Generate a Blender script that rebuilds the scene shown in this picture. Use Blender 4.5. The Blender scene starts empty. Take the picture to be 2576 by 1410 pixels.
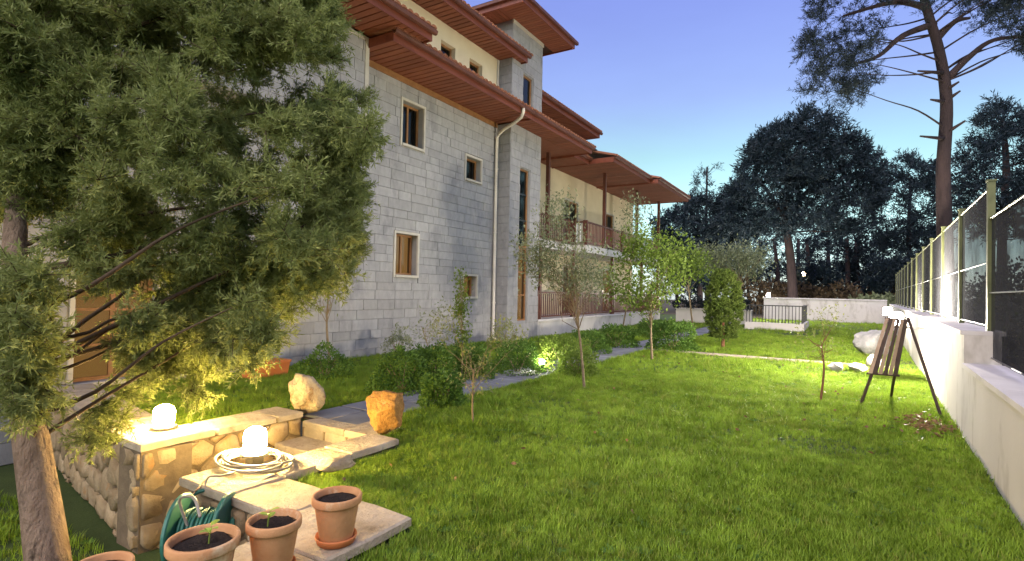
import bpy, math, random
import numpy as np
from mathutils import Vector, Matrix, Euler

random.seed(7)
rng = np.random.default_rng(7)
S = bpy.context.scene
COL = S.collection
PI = math.pi
RAD = math.radians

# ------------------------------------------------------------------ camera
FPX, CXP, CYP = 1360.0, 1287.5, 705.0          # focal length and centre in 2575 px photo pixels
EYE = Vector((0, 0, 1.6))
cam = bpy.data.cameras.new('camera')
cam.sensor_width = 36.0
cam.lens = 36.0 * FPX / 2575.0
cam.clip_start = 0.05
cam.clip_end = 2000
camo = bpy.data.objects.new('camera', cam)
COL.objects.link(camo)
RC = (Matrix.Rotation(RAD(31.5), 3, 'Z') @ Matrix.Rotation(RAD(90 + 1.05), 3, 'X') @ Matrix.Rotation(RAD(1.2), 3, 'Z'))
camo.location = EYE
camo.rotation_euler = RC.to_euler()
S.camera = camo

# ------------------------------------------------------------------ sky, sun, exposure
SUN_AZ, SUN_EL = 180.0, 48.0                    # azimuth measured from +Y towards +X
W = bpy.data.worlds.new('World'); S.world = W; W.use_nodes = True
nt = W.node_tree; nt.nodes.clear()
sky = nt.nodes.new('ShaderNodeTexSky'); sky.sky_type = 'NISHITA'; sky.sun_disc = False
sky.sun_elevation = RAD(SUN_EL); sky.sun_rotation = RAD(SUN_AZ)
sky.air_density = 1.0; sky.dust_density = 0.6; sky.ozone_density = 2.5
tc = nt.nodes.new('ShaderNodeTexCoord'); sep = nt.nodes.new('ShaderNodeSeparateXYZ')
ramp = nt.nodes.new('ShaderNodeValToRGB')
els = ramp.color_ramp.elements                  # evening tint: cyan white low down, lavender above
els[0].position = 0.0; els[0].color = (.62, .68, .80, 1)
els[1].position = 0.50; els[1].color = (.88, .69, .97, 1)
for z_, c_ in ((.13, (.78, .83, .64)), (.235, (.76, .80, .59)), (.33, (.80, .68, .75))):
    q_ = els.new(z_); q_.color = (*c_, 1)
mixc = nt.nodes.new('ShaderNodeMixRGB'); mixc.blend_type = 'MULTIPLY'; mixc.inputs[0].default_value = 1.0
bg = nt.nodes.new('ShaderNodeBackground'); bg.inputs[1].default_value = 0.10
out = nt.nodes.new('ShaderNodeOutputWorld')
L = nt.links.new
L(tc.outputs['Generated'], sep.inputs[0]); L(sep.outputs['Z'], ramp.inputs[0])
cn = nt.nodes.new('ShaderNodeTexNoise'); cn.inputs['Scale'].default_value = 2.2; cn.inputs['Detail'].default_value = 5; cn.inputs['Roughness'].default_value = .55
cmap = nt.nodes.new('ShaderNodeMapping'); cmap.inputs['Scale'].default_value = (1, 1, 3.2)
cr = nt.nodes.new('ShaderNodeMapRange'); cr.inputs['From Min'].default_value = .3; cr.inputs['From Max'].default_value = .75; cr.inputs['To Min'].default_value = .92; cr.inputs['To Max'].default_value = 1.03
veil = nt.nodes.new('ShaderNodeMixRGB'); veil.blend_type = 'MULTIPLY'; veil.inputs[0].default_value = 1.0     # faint high veil of cloud
L(tc.outputs['Generated'], cmap.inputs[0]); L(cmap.outputs[0], cn.inputs['Vector']); L(cn.outputs['Fac'], cr.inputs['Value'])
L(sky.outputs[0], mixc.inputs[1]); L(ramp.outputs[0], mixc.inputs[2]); L(mixc.outputs[0], veil.inputs[1]); L(cr.outputs[0], veil.inputs[2])
L(veil.outputs[0], bg.inputs[0]); L(bg.outputs[0], out.inputs[0])

sun = bpy.data.lights.new('sun', 'SUN'); sun.energy = 1.4; sun.angle = RAD(80); sun.color = (1.0, 0.88, 0.72)
suno = bpy.data.objects.new('sun', sun); COL.objects.link(suno)
sd = Vector((math.sin(RAD(SUN_AZ)) * math.cos(RAD(SUN_EL)), math.cos(RAD(SUN_AZ)) * math.cos(RAD(SUN_EL)), math.sin(RAD(SUN_EL))))
suno.rotation_euler = (-sd).to_track_quat('-Z', 'Y').to_euler()
suno.location = (0, 0, 30)

S.view_settings.view_transform = 'Standard'; S.view_settings.look = 'None'
S.view_settings.gamma = 1.0; S.view_settings.use_curve_mapping = False
S.view_settings.exposure = 1.6
S.render.engine = 'CYCLES'
S.cycles.use_denoising = True
S.cycles.max_bounces = 6; S.cycles.diffuse_bounces = 3; S.cycles.transparent_max_bounces = 12
S.cycles.sample_clamp_indirect = 4.0

# ------------------------------------------------------------------ pixel helpers (2575x1410 photo pixels)
def ray(x, y):
    return RC @ Vector(((x - CXP) / FPX, (CYP - y) / FPX, -1.0))
def G(x, y, z=0.0):
    r = ray(x, y); return EYE + r * ((z - EYE.z) / r.z)
def AT(x, y, d):
    return EYE + ray(x, y) * d
def onX(x, y, X):
    r = ray(x, y); return EYE + r * (X / r.x)

# ------------------------------------------------------------------ materials
def nodes(name):
    m = bpy.data.materials.new(name); m.use_nodes = True
    t = m.node_tree; t.nodes.clear()
    o = t.nodes.new('ShaderNodeOutputMaterial')
    return m, t, o
def ramp2(t, fac, a, b, p0=0.35, p1=0.65):
    r = t.nodes.new('ShaderNodeValToRGB')
    r.color_ramp.elements[0].position = p0; r.color_ramp.elements[0].color = (*a, 1)
    r.color_ramp.elements[1].position = p1; r.color_ramp.elements[1].color = (*b, 1)
    t.links.new(fac, r.inputs[0]); return r.outputs[0]
def noise(t, vec, scale, detail=4, rough=0.6):
    n = t.nodes.new('ShaderNodeTexNoise'); n.inputs['Scale'].default_value = scale
    n.inputs['Detail'].default_value = detail; n.inputs['Roughness'].default_value = rough
    if vec is not None: t.links.new(vec, n.inputs['Vector'])
    return n.outputs['Fac']
def mat(name, a, b, scale=3.0, rough=0.8, bump=0.2, bscale=30.0, rand=0.0, spec=0.3, metal=0.0, stain=None, stretch=None, bdist=0.02):
    m, t, o = nodes(name)
    p = t.nodes.new('ShaderNodeBsdfPrincipled')
    p.inputs['Roughness'].default_value = rough
    p.inputs['Specular IOR Level'].default_value = spec
    p.inputs['Metallic'].default_value = metal
    g = t.nodes.new('ShaderNodeNewGeometry'); vec = g.outputs['Position']
    if stretch:
        mp = t.nodes.new('ShaderNodeMapping'); mp.inputs['Scale'].default_value = stretch
        t.links.new(vec, mp.inputs[0]); vec = mp.outputs[0]
    c = ramp2(t, noise(t, vec, scale), a, b, 0.3, 0.7)
    if stain:
        s2 = ramp2(t, noise(t, vec, stain[1], 5, 0.7), (0, 0, 0), (1, 1, 1), stain[2], stain[2] + 0.15)
        mx = t.nodes.new('ShaderNodeMixRGB'); mx.inputs[2].default_value = (*stain[0], 1)
        t.links.new(s2, mx.inputs[0]); t.links.new(c, mx.inputs[1]); c = mx.outputs[0]
    if rand:
        oi = t.nodes.new('ShaderNodeObjectInfo')
        mr = t.nodes.new('ShaderNodeMapRange'); mr.inputs['To Min'].default_value = 1 - rand; mr.inputs['To Max'].default_value = 1 + rand
        t.links.new(oi.outputs['Random'], mr.inputs['Value'])
        hs = t.nodes.new('ShaderNodeHueSaturation'); t.links.new(mr.outputs[0], hs.inputs['Value'])
        t.links.new(c, hs.inputs['Color']); c = hs.outputs[0]
    t.links.new(c, p.inputs['Base Color'])
    if bump:
        b_ = t.nodes.new('ShaderNodeBump'); b_.inputs['Strength'].default_value = bump; b_.inputs['Distance'].default_value = bdist
        t.links.new(noise(t, vec, bscale, 6, 0.65), b_.inputs['Height']); t.links.new(b_.outputs[0], p.inputs['Normal'])
    t.links.new(p.outputs[0], o.inputs[0]); return m
def leafmat(name, a, b, scale=2.0, trans=0.35, rough=0.6, fine=25.0, dry=None):
    m, t, o = nodes(name)
    g = t.nodes.new('ShaderNodeNewGeometry'); vec = g.outputs['Position']
    n1 = noise(t, vec, scale, 3); n2 = noise(t, vec, fine, 2)
    ad = t.nodes.new('ShaderNodeMath'); ad.operation = 'MULTIPLY_ADD'; ad.inputs[1].default_value = 0.6
    t.links.new(n2, ad.inputs[0])
    mu = t.nodes.new('ShaderNodeMath'); mu.operation = 'MULTIPLY'; mu.inputs[1].default_value = 0.4
    t.links.new(n1, mu.inputs[0]); t.links.new(mu.outputs[0], ad.inputs[2])
    c = ramp2(t, ad.outputs[0], a, b, 0.36, 0.64)
    if dry:
        oi = t.nodes.new('ShaderNodeObjectInfo'); gt = t.nodes.new('ShaderNodeMapRange'); gt.inputs['From Min'].default_value = .80; gt.inputs['From Max'].default_value = 1.0
        gt.inputs['To Max'].default_value = .8
        t.links.new(oi.outputs['Random'], gt.inputs['Value']); mxd = t.nodes.new('ShaderNodeMixRGB'); mxd.inputs[2].default_value = (*dry, 1)
        t.links.new(gt.outputs[0], mxd.inputs[0]); t.links.new(c, mxd.inputs[1])
        pn = ramp2(t, noise(t, vec, .9, 4, .65), (0,0,0), (1,1,1), .56, .74); mu2 = t.nodes.new('ShaderNodeMath'); mu2.operation = 'MULTIPLY'; mu2.inputs[1].default_value = .38
        t.links.new(pn, mu2.inputs[0]); mxe = t.nodes.new('ShaderNodeMixRGB'); mxe.inputs[2].default_value = (*dry, 1)
        t.links.new(mu2.outputs[0], mxe.inputs[0]); t.links.new(mxd.outputs[0], mxe.inputs[1]); c = mxe.outputs[0]
    d = t.nodes.new('ShaderNodeBsdfPrincipled'); d.inputs['Roughness'].default_value = rough; d.inputs['Specular IOR Level'].default_value = 0.25
    tr = t.nodes.new('ShaderNodeBsdfTranslucent')
    t.links.new(c, d.inputs['Base Color']); t.links.new(c, tr.inputs[0])
    mx = t.nodes.new('ShaderNodeMixShader'); mx.inputs[0].default_value = trans
    t.links.new(d.outputs[0], mx.inputs[1]); t.links.new(tr.outputs[0], mx.inputs[2]); t.links.new(mx.outputs[0], o.inputs[0])
    return m
def emit(name, col, strength):
    m, t, o = nodes(name)
    e = t.nodes.new('ShaderNodeEmission'); e.inputs[0].default_value = (*col, 1); e.inputs[1].default_value = strength
    t.links.new(e.outputs[0], o.inputs[0]); return m
def netmat(name, col, alpha):
    m, t, o = nodes(name)
    p = t.nodes.new('ShaderNodeBsdfPrincipled'); p.inputs['Base Color'].default_value = (*col, 1); p.inputs['Roughness'].default_value = 1.0; p.inputs['Specular IOR Level'].default_value = 0.0
    tr = t.nodes.new('ShaderNodeBsdfTransparent'); mx = t.nodes.new('ShaderNodeMixShader')
    g = t.nodes.new('ShaderNodeNewGeometry')
    n = noise(t, g.outputs['Position'], 1.6, 4)
    mr = t.nodes.new('ShaderNodeMapRange'); mr.inputs['From Min'].default_value = 0.3; mr.inputs['From Max'].default_value = 0.7
    mr.inputs['To Min'].default_value = alpha - 0.12; mr.inputs['To Max'].default_value = alpha + 0.12
    t.links.new(n, mr.inputs['Value']); t.links.new(mr.outputs[0], mx.inputs[0])
    t.links.new(tr.outputs[0], mx.inputs[1]); t.links.new(p.outputs[0], mx.inputs[2]); t.links.new(mx.outputs[0], o.inputs[0])
    return m

M = {}
M['block'] = mat('limestone_blocks', (.265, .26, .258), (.335, .328, .32), 7, .9, .45, 40, rand=.09, stain=((.21, .206, .21), 1.6, .54), stretch=(1, 1, .55))
M['mortar'] = mat('pale_mortar', (.245, .24, .235), (.29, .285, .275), 6, .95, .3, 40)
M['cream'] = mat('cream_plaster', (.58, .49, .32), (.66, .57, .39), 1.2, .9, .15, 60)
M['trim'] = mat('cream_stone_trim', (.42, .39, .33), (.50, .465, .39), 4, .85, .15, 60)
M['fascia'] = mat('red_brown_timber', (.125, .032, .017), (.20, .055, .027), 3, .5, .2, 20, stretch=(3, .5, 3), spec=.4)
M['soffit'] = mat('brown_soffit_board', (.165, .052, .027), (.21, .07, .036), 3, .6, .1, 25, rand=.14, stretch=(.6, 2, 2))
M['dark_wood'] = mat('dark_brown_timber', (.07, .022, .013), (.12, .038, .02), 4, .55, .2, 20, spec=.4)
M['gap'] = mat('shadow_backing', (.03, .014, .01), (.045, .02, .014), 3, .9, 0)
M['tile'] = mat('clay_roof_tile', (.22, .085, .05), (.33, .15, .09), 4, .85, .25, 30, rand=.15)
M['frame'] = mat('oak_window_frame', (.20, .095, .035), (.28, .14, .055), 6, .5, .15, 30)
M['pipe'] = mat('cream_painted_pipe', (.55, .50, .42), (.62, .57, .48), 3, .45, .05, 30, spec=.5)
M['white'] = mat('white_render', (.52, .49, .45), (.60, .57, .52), .8, .9, .2, 50, stain=((.36, .33, .28), 1.5, .53), stretch=(1, 1, .4))
M['coping'] = mat('pale_coping', (.52, .49, .47), (.62, .59, .57), 2, .85, .2, 40)
M['slate'] = mat('slate_paving', (.13, .14, .16), (.20, .21, .23), 3, .7, .3, 30, rand=.15)
M['flag'] = mat('flagstone', (.30, .245, .17), (.45, .385, .285), 5, .9, .9, 22, rand=.16, stain=((.17, .13, .08), 4, .57), bdist=.03)
M['rubble'] = mat('rubble_stone', (.27, .19, .095), (.43, .335, .20), 5, .92, .8, 22, rand=.22, stain=((.40, .20, .06), 4, .58), bdist=.03)
M['rubble_mortar'] = mat('rubble_mortar', (.12, .09, .055), (.2, .15, .09), 8, .95, .5, 30)
M['boulder'] = mat('ochre_boulder', (.36, .28, .17), (.47, .39, .26), 7, .95, 1.0, 18, stain=((.24, .13, .045), 6, .52), bdist=.05)
M['boulder2'] = mat('amber_lit_boulder', (.32, .155, .035), (.42, .23, .065), 8, .95, 1.0, 18, stain=((.40, .34, .25), 4, .58), bdist=.05)  # amber lamplight is painted into this boulder's stone colour
M['rock'] = mat('grey_rock', (.22, .22, .22), (.36, .35, .34), 5, .95, .9, 16, bdist=.04)
M['terracotta'] = mat('terracotta', (.40, .185, .075), (.52, .28, .125), 6, .85, .3, 40, stain=((.58, .43, .26), 5, .55))
M['saucer'] = mat('orange_plastic_saucer', (.50, .16, .05), (.56, .20, .07), 4, .6, .1, 30)
M['soil'] = mat('potting_soil', (.018, .012, .009), (.04, .028, .02), 20, .95, 1.0, 60, bdist=.03)
M['teal'] = mat('green_plastic', (.02, .12, .085), (.035, .17, .12), 5, .45, .1, 30, spec=.5)
M['hose'] = mat('cream_hose', (.21, .19, .155), (.30, .275, .23), 8, .5, .1, 40, spec=.5)
M['bark'] = mat('grey_brown_bark', (.16, .105, .065), (.34, .25, .17), 9, .95, 1.0, 22, stretch=(1, 1, .45), stain=((.06, .04, .026), 9, .55), bdist=.07)
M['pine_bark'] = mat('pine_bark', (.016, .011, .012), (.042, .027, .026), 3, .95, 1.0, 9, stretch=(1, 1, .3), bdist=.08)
M['branch'] = mat('dark_branch', (.05, .033, .02), (.11, .075, .045), 9, .95, .5, 30)
M['twig'] = mat('thin_bark', (.16, .12, .07), (.26, .20, .12), 9, .9, .4, 30)
M['redtwig'] = mat('red_brown_bark', (.14, .06, .035), (.22, .10, .055), 9, .9, .4, 30)
M['metal'] = mat('green_painted_steel', (.085, .095, .04), (.13, .14, .06), 6, .6, .1, 40, spec=.3)
M['wire'] = mat('galvanised_wire', (.16, .16, .17), (.22, .22, .23), 6, .35, 0, metal=.6)
M['net'] = netmat('dark_fence_net', (.045, .046, .052), .84)
M['deckwood'] = mat('weathered_slat', (.26, .185, .13), (.38, .28, .20), 8, .7, .3, 25, rand=.15)
M['darkslat'] = mat('dark_slat', (.045, .03, .025), (.075, .05, .04), 8, .6, .3, 25)
M['white_rail'] = mat('white_painted_rail', (.66, .65, .63), (.74, .73, .71), 3, .5, .05, 30)
M['soilground'] = mat('lawn_soil', (.030, .05, .012), (.055, .085, .02), 1.5, .95, .8, 25, stain=((.075, .055, .03), .9, .64))
M['earth'] = mat('bare_earth', (.05, .038, .026), (.085, .062, .04), .4, .95, .5, 6)
M['black'] = mat('dark_fixture', (.015, .015, .016), (.03, .03, .03), 6, .4, .05, 30, spec=.5)
M['curtain'] = mat('drawn_curtain', (.22, .17, .10), (.32, .25, .15), 14, .9, 0, stretch=(1, 8, .2))
# glass
def glassmat(name, tint, rough=.05):
    m, t, o = nodes(name)
    gl = t.nodes.new('ShaderNodeBsdfGlossy'); gl.inputs['Roughness'].default_value = rough
    tr = t.nodes.new('ShaderNodeBsdfTransparent'); tr.inputs[0].default_value = (*tint, 1)
    fr = t.nodes.new('ShaderNodeFresnel'); fr.inputs[0].default_value = 1.5
    mx = t.nodes.new('ShaderNodeMixShader'); t.links.new(fr.outputs[0], mx.inputs[0])
    t.links.new(tr.outputs[0], mx.inputs[1]); t.links.new(gl.outputs[0], mx.inputs[2]); t.links.new(mx.outputs[0], o.inputs[0]); return m
M['glass'] = glassmat('window_glass', (.55, .6, .65))
M['room'] = mat('dark_room', (.02, .018, .016), (.035, .03, .026), 2, .9, 0)
M['lit_room'] = emit('lit_room', (1.0, .47, .12), .12)
# foliage
M['conifer'] = leafmat('soft_conifer', (.13, .165, .04), (.31, .345, .11), 2.6, .38)
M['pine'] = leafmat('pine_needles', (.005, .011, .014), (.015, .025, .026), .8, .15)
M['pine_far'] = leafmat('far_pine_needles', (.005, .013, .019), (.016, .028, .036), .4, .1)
M['olive'] = leafmat('olive_leaves', (.13, .16, .075), (.27, .30, .17), 2.5, .35)
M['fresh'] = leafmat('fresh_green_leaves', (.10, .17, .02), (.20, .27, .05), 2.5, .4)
M['box'] = leafmat('shrub_leaves', (.055, .13, .018), (.14, .24, .04), 3, .35)
M['cypress'] = leafmat('cypress_green', (.065, .11, .015), (.14, .185, .035), 3, .3)
M['yellowgreen'] = leafmat('pale_yellow_green_leaves', (.17, .20, .05), (.27, .29, .10), 3, .4)
M['brownbush'] = leafmat('street_lit_brown_bush', (.07, .05, .03), (.14, .095, .055), 1, .3)  # leaf colour browned to carry the street light falling on these bushes
M['grass'] = leafmat('lawn_grass', (.125, .215, .012), (.30, .45, .045), 0.55, .4, .6, 2.6, dry=(.28, .28, .06))
M['seedling'] = leafmat('seedling_leaf', (.25, .36, .05), (.36, .48, .1), 10, .4)
M['litter'] = leafmat('fallen_leaves', (.14, .08, .04), (.26, .16, .08), 6, .2)
M['globe_warm'] = emit('warm_lamp_glass', (1.0, .68, .25), 270)
M['globe_white'] = emit('white_lamp_glass', (1.0, .90, .72), 1500)
M['globe_white2'] = emit('pale_lamp_glass', (1.0, .90, .72), 420)
M['globe_far'] = emit('far_lamp_glass', (1.0, .93, .80), 2500)
M['globe_spot'] = emit('spot_lamp_glass', (1.0, .93, .62), 220)
M['globe_street'] = emit('street_lamp_glass', (1.0, .75, .4), 25)

# ------------------------------------------------------------------ object helpers
def tag(o, label=None, cat=None, group=None, kind=None):
    if label: o['label'] = label
    if cat: o['category'] = cat
    if group: o['group'] = group
    if kind: o['kind'] = kind
    return o
def empty(name, loc, label, cat, group=None):
    o = bpy.data.objects.new(name, None); o.location = loc; o.empty_display_size = .2
    COL.objects.link(o); return tag(o, label, cat, group)
def link(name, me, parent=None):
    o = bpy.data.objects.new(name, me); COL.objects.link(o)
    if parent is not None:
        o.parent = parent
        if parent.type == 'EMPTY': o.matrix_parent_inverse = Matrix.Translation(-Vector(parent.location))
    return o
class MB:
    def __init__(s): s.v = []; s.f = []
    def add(s, vs, fs):
        b = len(s.v); s.v += [tuple(v) for v in vs]; s.f += [tuple(b + i for i in f) for f in fs]; return s
    def box(s, x0, x1, y0, y1, z0, z1):
        return s.add([(x0,y0,z0),(x1,y0,z0),(x1,y1,z0),(x0,y1,z0),(x0,y0,z1),(x1,y0,z1),(x1,y1,z1),(x0,y1,z1)],
                     [(0,3,2,1),(4,5,6,7),(0,1,5,4),(1,2,6,5),(2,3,7,6),(3,0,4,7)])
    def quad(s, *p): return s.add(p, [tuple(range(len(p)))])
    def tube(s, path, rad, seg=8, cap=True):
        path = [Vector(p) for p in path]; n = len(path)
        if not hasattr(rad, '__len__'): rad = [rad] * n
        ref = Vector((0.3, 0.2, 1)).normalized(); vs = []; fs = []
        for i, p in enumerate(path):
            t = (path[min(i + 1, n - 1)] - path[max(i - 1, 0)])
            if t.length < 1e-9: t = Vector((0, 0, 1))
            t.normalize()
            a = t.cross(ref)
            if a.length < 1e-3: a = t.cross(Vector((1, 0, 0)))
            a.normalize(); b = t.cross(a); b.normalize(); ref = ref
            for k in range(seg):
                w = 2 * PI * k / seg
                vs.append(p + (a * math.cos(w) + b * math.sin(w)) * rad[i])
        for i in range(n - 1):
            for k in range(seg):
                k2 = (k + 1) % seg
                fs.append((i*seg+k, i*seg+k2, (i+1)*seg+k2, (i+1)*seg+k))
        if cap:
            fs.append(tuple(range(seg))[::-1]); fs.append(tuple((n-1)*seg + k for k in range(seg)))
        return s.add(vs, fs)
    def lathe(s, prof, c=(0,0,0), seg=24, close=False):
        vs = []; fs = []; n = len(prof)
        for r, z in prof:
            for k in range(seg):
                w = 2 * PI * k / seg; vs.append((c[0] + r*math.cos(w), c[1] + r*math.sin(w), c[2] + z))
        for i in range(n - 1):
            for k in range(seg):
                k2 = (k + 1) % seg
                fs.append((i*seg+k, i*seg+k2, (i+1)*seg+k2, (i+1)*seg+k))
        if close:
            fs.append(tuple(range(seg))[::-1]); fs.append(tuple((n-1)*seg + k for k in range(seg)))
        return s.add(vs, fs)
    def mesh(s, name, m, smooth=False):
        me = bpy.data.meshes.new(name); me.from_pydata(s.v, [], s.f)
        if m is not None: me.materials.append(m)
        if smooth: me.polygons.foreach_set('use_smooth', [True] * len(me.polygons))
        me.update(); return me
    def build(s, name, m, parent=None, smooth=False):
        return link(name, s.mesh(name, m, smooth), parent)
def quads_mesh(name, V, m):
    V = np.asarray(V, dtype=np.float32).reshape(-1, 4, 3); n = len(V)
    me = bpy.data.meshes.new(name)
    me.vertices.add(4 * n); me.vertices.foreach_set('co', V.ravel())
    me.loops.add(4 * n); me.loops.foreach_set('vertex_index', np.arange(4 * n, dtype=np.int32))
    me.polygons.add(n); me.polygons.foreach_set('loop_start', np.arange(0, 4 * n, 4, dtype=np.int32))
    me.polygons.foreach_set('loop_total', np.full(n, 4, dtype=np.int32))
    me.materials.append(m); me.update(calc_edges=True); me.validate(); return me
def unit(a): return a / np.maximum(np.linalg.norm(a, axis=-1, keepdims=True), 1e-9)
def rdir(n): return unit(rng.normal(size=(n, 3)))
def blades(p, d, l, w, side=None):
    """diamond quads from points p along d"""
    n = len(p)
    if side is None: side = unit(np.cross(d, rdir(n)))
    l = np.asarray(l).reshape(-1, 1) * np.ones((n, 1)); w = np.asarray(w).reshape(-1, 1) * np.ones((n, 1))
    return np.stack([p, p + d*l*.45 + side*w, p + d*l, p + d*l*.45 - side*w], axis=1)
def needle_clumps(centers, axis, ntw, tl, nn, nl, nw, up=.15, outw=.5):
    """twigs around every centre, each a bottle brush of needles; also returns the twig ends"""
    c = np.asarray(centers, float); n = len(c)
    base = np.repeat(c, ntw, axis=0)
    o = unit(base - np.asarray(axis)[None, :]) if np.ndim(axis) == 1 else unit(base - np.repeat(np.asarray(axis), ntw, axis=0))
    td = unit(rdir(n * ntw) + o * outw + np.array([0, 0, up]))
    L_ = tl * rng.uniform(.55, 1.1, (n * ntw, 1))
    bp = np.repeat(base, nn, axis=0); bd = np.repeat(td, nn, axis=0); bl = np.repeat(L_, nn, axis=0)
    t = rng.uniform(.05, 1, (len(bp), 1))
    p = bp + bd * bl * t
    d = unit(bd * .75 + rdir(len(bp)) * .8)
    return blades(p, d, nl * rng.uniform(.6, 1.2, len(bp)), nw), np.stack([base, base + td * L_], axis=1)
def inpoly(x, y, poly):
    ins = False; j = len(poly) - 1
    for i in range(len(poly)):
        xi, yi = poly[i]; xj, yj = poly[j]
        if (yi > y) != (yj > y) and x < (xj - xi) * (y - yi) / (yj - yi) + xi: ins = not ins
        j = i
    return ins
def poly_points(poly, n, d0, thick, holes=()):
    xs = [p[0] for p in poly]; ys = [p[1] for p in poly]
    cx, cy = sum(xs) / len(xs), sum(ys) / len(ys)
    hx, hy = (max(xs) - min(xs)) / 2, (max(ys) - min(ys)) / 2
    pts = []
    while len(pts) < n:
        x = random.uniform(min(xs), max(xs)); y = random.uniform(min(ys), max(ys))
        if not inpoly(x, y, poly): continue
        if any((x-a)**2/(c*c) + (y-b)**2/(e*e) < 1 for a, b, c, e in holes): continue
        q = min(1, ((x-cx)/hx)**2 + ((y-cy)/hy)**2)
        pts.append(AT(x, y, d0 + thick * (math.sqrt(1 - q * .75)) * random.uniform(-1, 1)))
    return pts
def wig(a, b, n=5, amp=.1):
    a = Vector(a); b = Vector(b); L_ = (b - a).length
    return [a.lerp(b, i/(n-1)) + Vector((random.uniform(-1,1), random.uniform(-1,1), random.uniform(-1,1))) * (amp * L_ * (0 if i in (0, n-1) else 1)) for i in range(n)]

def rect_diff(r, h):
    y0, y1, z0, z1 = r; a0, a1, b0, b1 = h
    if a1 <= y0 or a0 >= y1 or b1 <= z0 or b0 >= z1: return [r]
    o = []
    if a0 > y0: o.append((y0, a0, z0, z1))
    if a1 < y1: o.append((a1, y1, z0, z1))
    m0, m1 = max(y0, a0), min(y1, a1)
    if b0 > z0: o.append((m0, m1, z0, b0))
    if b1 < z1: o.append((m0, m1, b1, z1))
    return o
def wall_x(X, y0, y1, z0, z1, openings, depth):
    """wall sheet facing +X with openings and reveals of the given depth"""
    mb = MB()
    ys = sorted({y0, y1, *[v for o in openings for v in o[:2]]}); zs = sorted({z0, z1, *[v for o in openings for v in o[2:]]})
    for i in range(len(ys)-1):
        for j in range(len(zs)-1):
            cy, cz = (ys[i]+ys[i+1])/2, (zs[j]+zs[j+1])/2
            if any(o[0] < cy < o[1] and o[2] < cz < o[3] for o in openings): continue
            mb.quad((X,ys[i],zs[j]),(X,ys[i+1],zs[j]),(X,ys[i+1],zs[j+1]),(X,ys[i],zs[j+1]))
    for a0, a1, b0, b1 in openings:
        B = X - depth
        mb.quad((X,a0,b0),(B,a0,b0),(B,a0,b1),(X,a0,b1)); mb.quad((X,a1,b0),(X,a1,b1),(B,a1,b1),(B,a1,b0))
        mb.quad((X,a0,b0),(X,a1,b0),(B,a1,b0),(B,a0,b0)); mb.quad((X,a0,b1),(B,a0,b1),(B,a1,b1),(X,a1,b1))
    return mb
def chamfer_block():
    """unit block centred at the origin (x thickness), chamfered on its outer face"""
    e = .016; c = .5
    v = [(-c,-c,-c),(-c,c,-c),(-c,c,c),(-c,-c,c),(c-.3,-c,-c),(c-.3,c,-c),(c-.3,c,c),(c-.3,-c,c),(c,-c+e,-c+e),(c,c-e,-c+e),(c,c-e,c-e),(c,-c+e,c-e)]
    f = [(0,1,5,4),(1,2,6,5),(2,3,7,6),(3,0,4,7),(4,5,9,8),(5,6,10,9),(6,7,11,10),(7,4,8,11),(8,9,10,11)]
    return v, f
BV, BF = chamfer_block()

# ------------------------------------------------------------------ ground, paths, sunken yard
PIT = -0.85
XW = lambda y: 1.05 + .038 * (y - 4)            # inner face of the long garden wall
mb = MB()
def gq(x0, x1, y0, y1): mb.quad((x0,y0,0),(x1,y0,0),(x1,y1,0),(x0,y1,0))
gq(-140, 140, 4.2, 150); mb.quad((-9.6,3.16,0),(-5.55,2.5,0),(-5.55,4.2,0),(-9.6,4.2,0)); gq(-140, -9.6, -60, 4.2)
gq(-4.2, 140, 2.5, 4.2); gq(-2.7, 140, -60, 2.5); gq(-9.6, -2.7, -60, -4)
tag(mb.build('ground', M['soilground']), kind='structure')
mb = MB(); mb.quad((-9.8,-4.2,PIT),(-2.5,-4.2,PIT),(-2.5,4.4,PIT),(-9.8,4.4,PIT))
tag(mb.build('sunken_yard', M['soilground']), kind='structure')
mb = MB(); mb.quad((1.9,-30,.006),(139,-30,.006),(139,149,.006),(1.9+1.3,149,.006)); mb.quad((-60,42,.006),(3,42,.006),(3,149,.006),(-60,149,.006))
tag(mb.build('terrain', M['earth']), kind='structure')
# slate path with its slabs
mb = MB(); mb.box(-5.66, -4.70, 4.3, 30, -.05, .006)
path = tag(mb.build('path', M['earth']), kind='structure')
unitbox = MB().add(BV, BF).mesh('slab', M['slate'])
def slab_mesh(name, m, seed):
    """unit paving slab, top face chamfered, slightly uneven outline"""
    r = random.Random(seed); e = .02
    pts = [(-.5,-.5),(0,-.5),(.5,-.5),(.5,0),(.5,.5),(0,.5),(-.5,.5),(-.5,0)]
    pts = [(x + r.uniform(-.03,.012)*(1 if x > 0 else -1), y + r.uniform(-.03,.012)*(1 if y > 0 else -1)) for x, y in pts]
    v = [(x,y,-.5) for x,y in pts] + [(x,y,.3) for x,y in pts] + [(x*(1-2*e), y*(1-2*e), .5) for x,y in pts]
    f = []
    for b in (0, 8):
        for k in range(8): f.append((b+k, b+(k+1)%8, b+8+(k+1)%8, b+8+k))
    f.append(tuple(range(16, 24))); f.append(tuple(range(8))[::-1])
    return MB().add(v, f).mesh(name, m)
slates = [slab_mesh('slab', M['slate'], i) for i in range(4)]
y = 4.35
while y < 29.5:
    L_ = random.choice((.45, .6, .75))
    for x0, x1 in ((-5.64, -5.19), (-5.17, -4.72)):
        o = link('slab', random.choice(slates), path); o.location = ((x0+x1)/2, y + L_/2, .012); o.scale = (x1-x0, L_ - .02, .04)
    y += L_
mb = MB(); mb.box(-4.70, 1.2, 14.86, 15.26, -.05, .005)
path2 = tag(mb.build('path', M['earth']), kind='structure')
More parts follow.
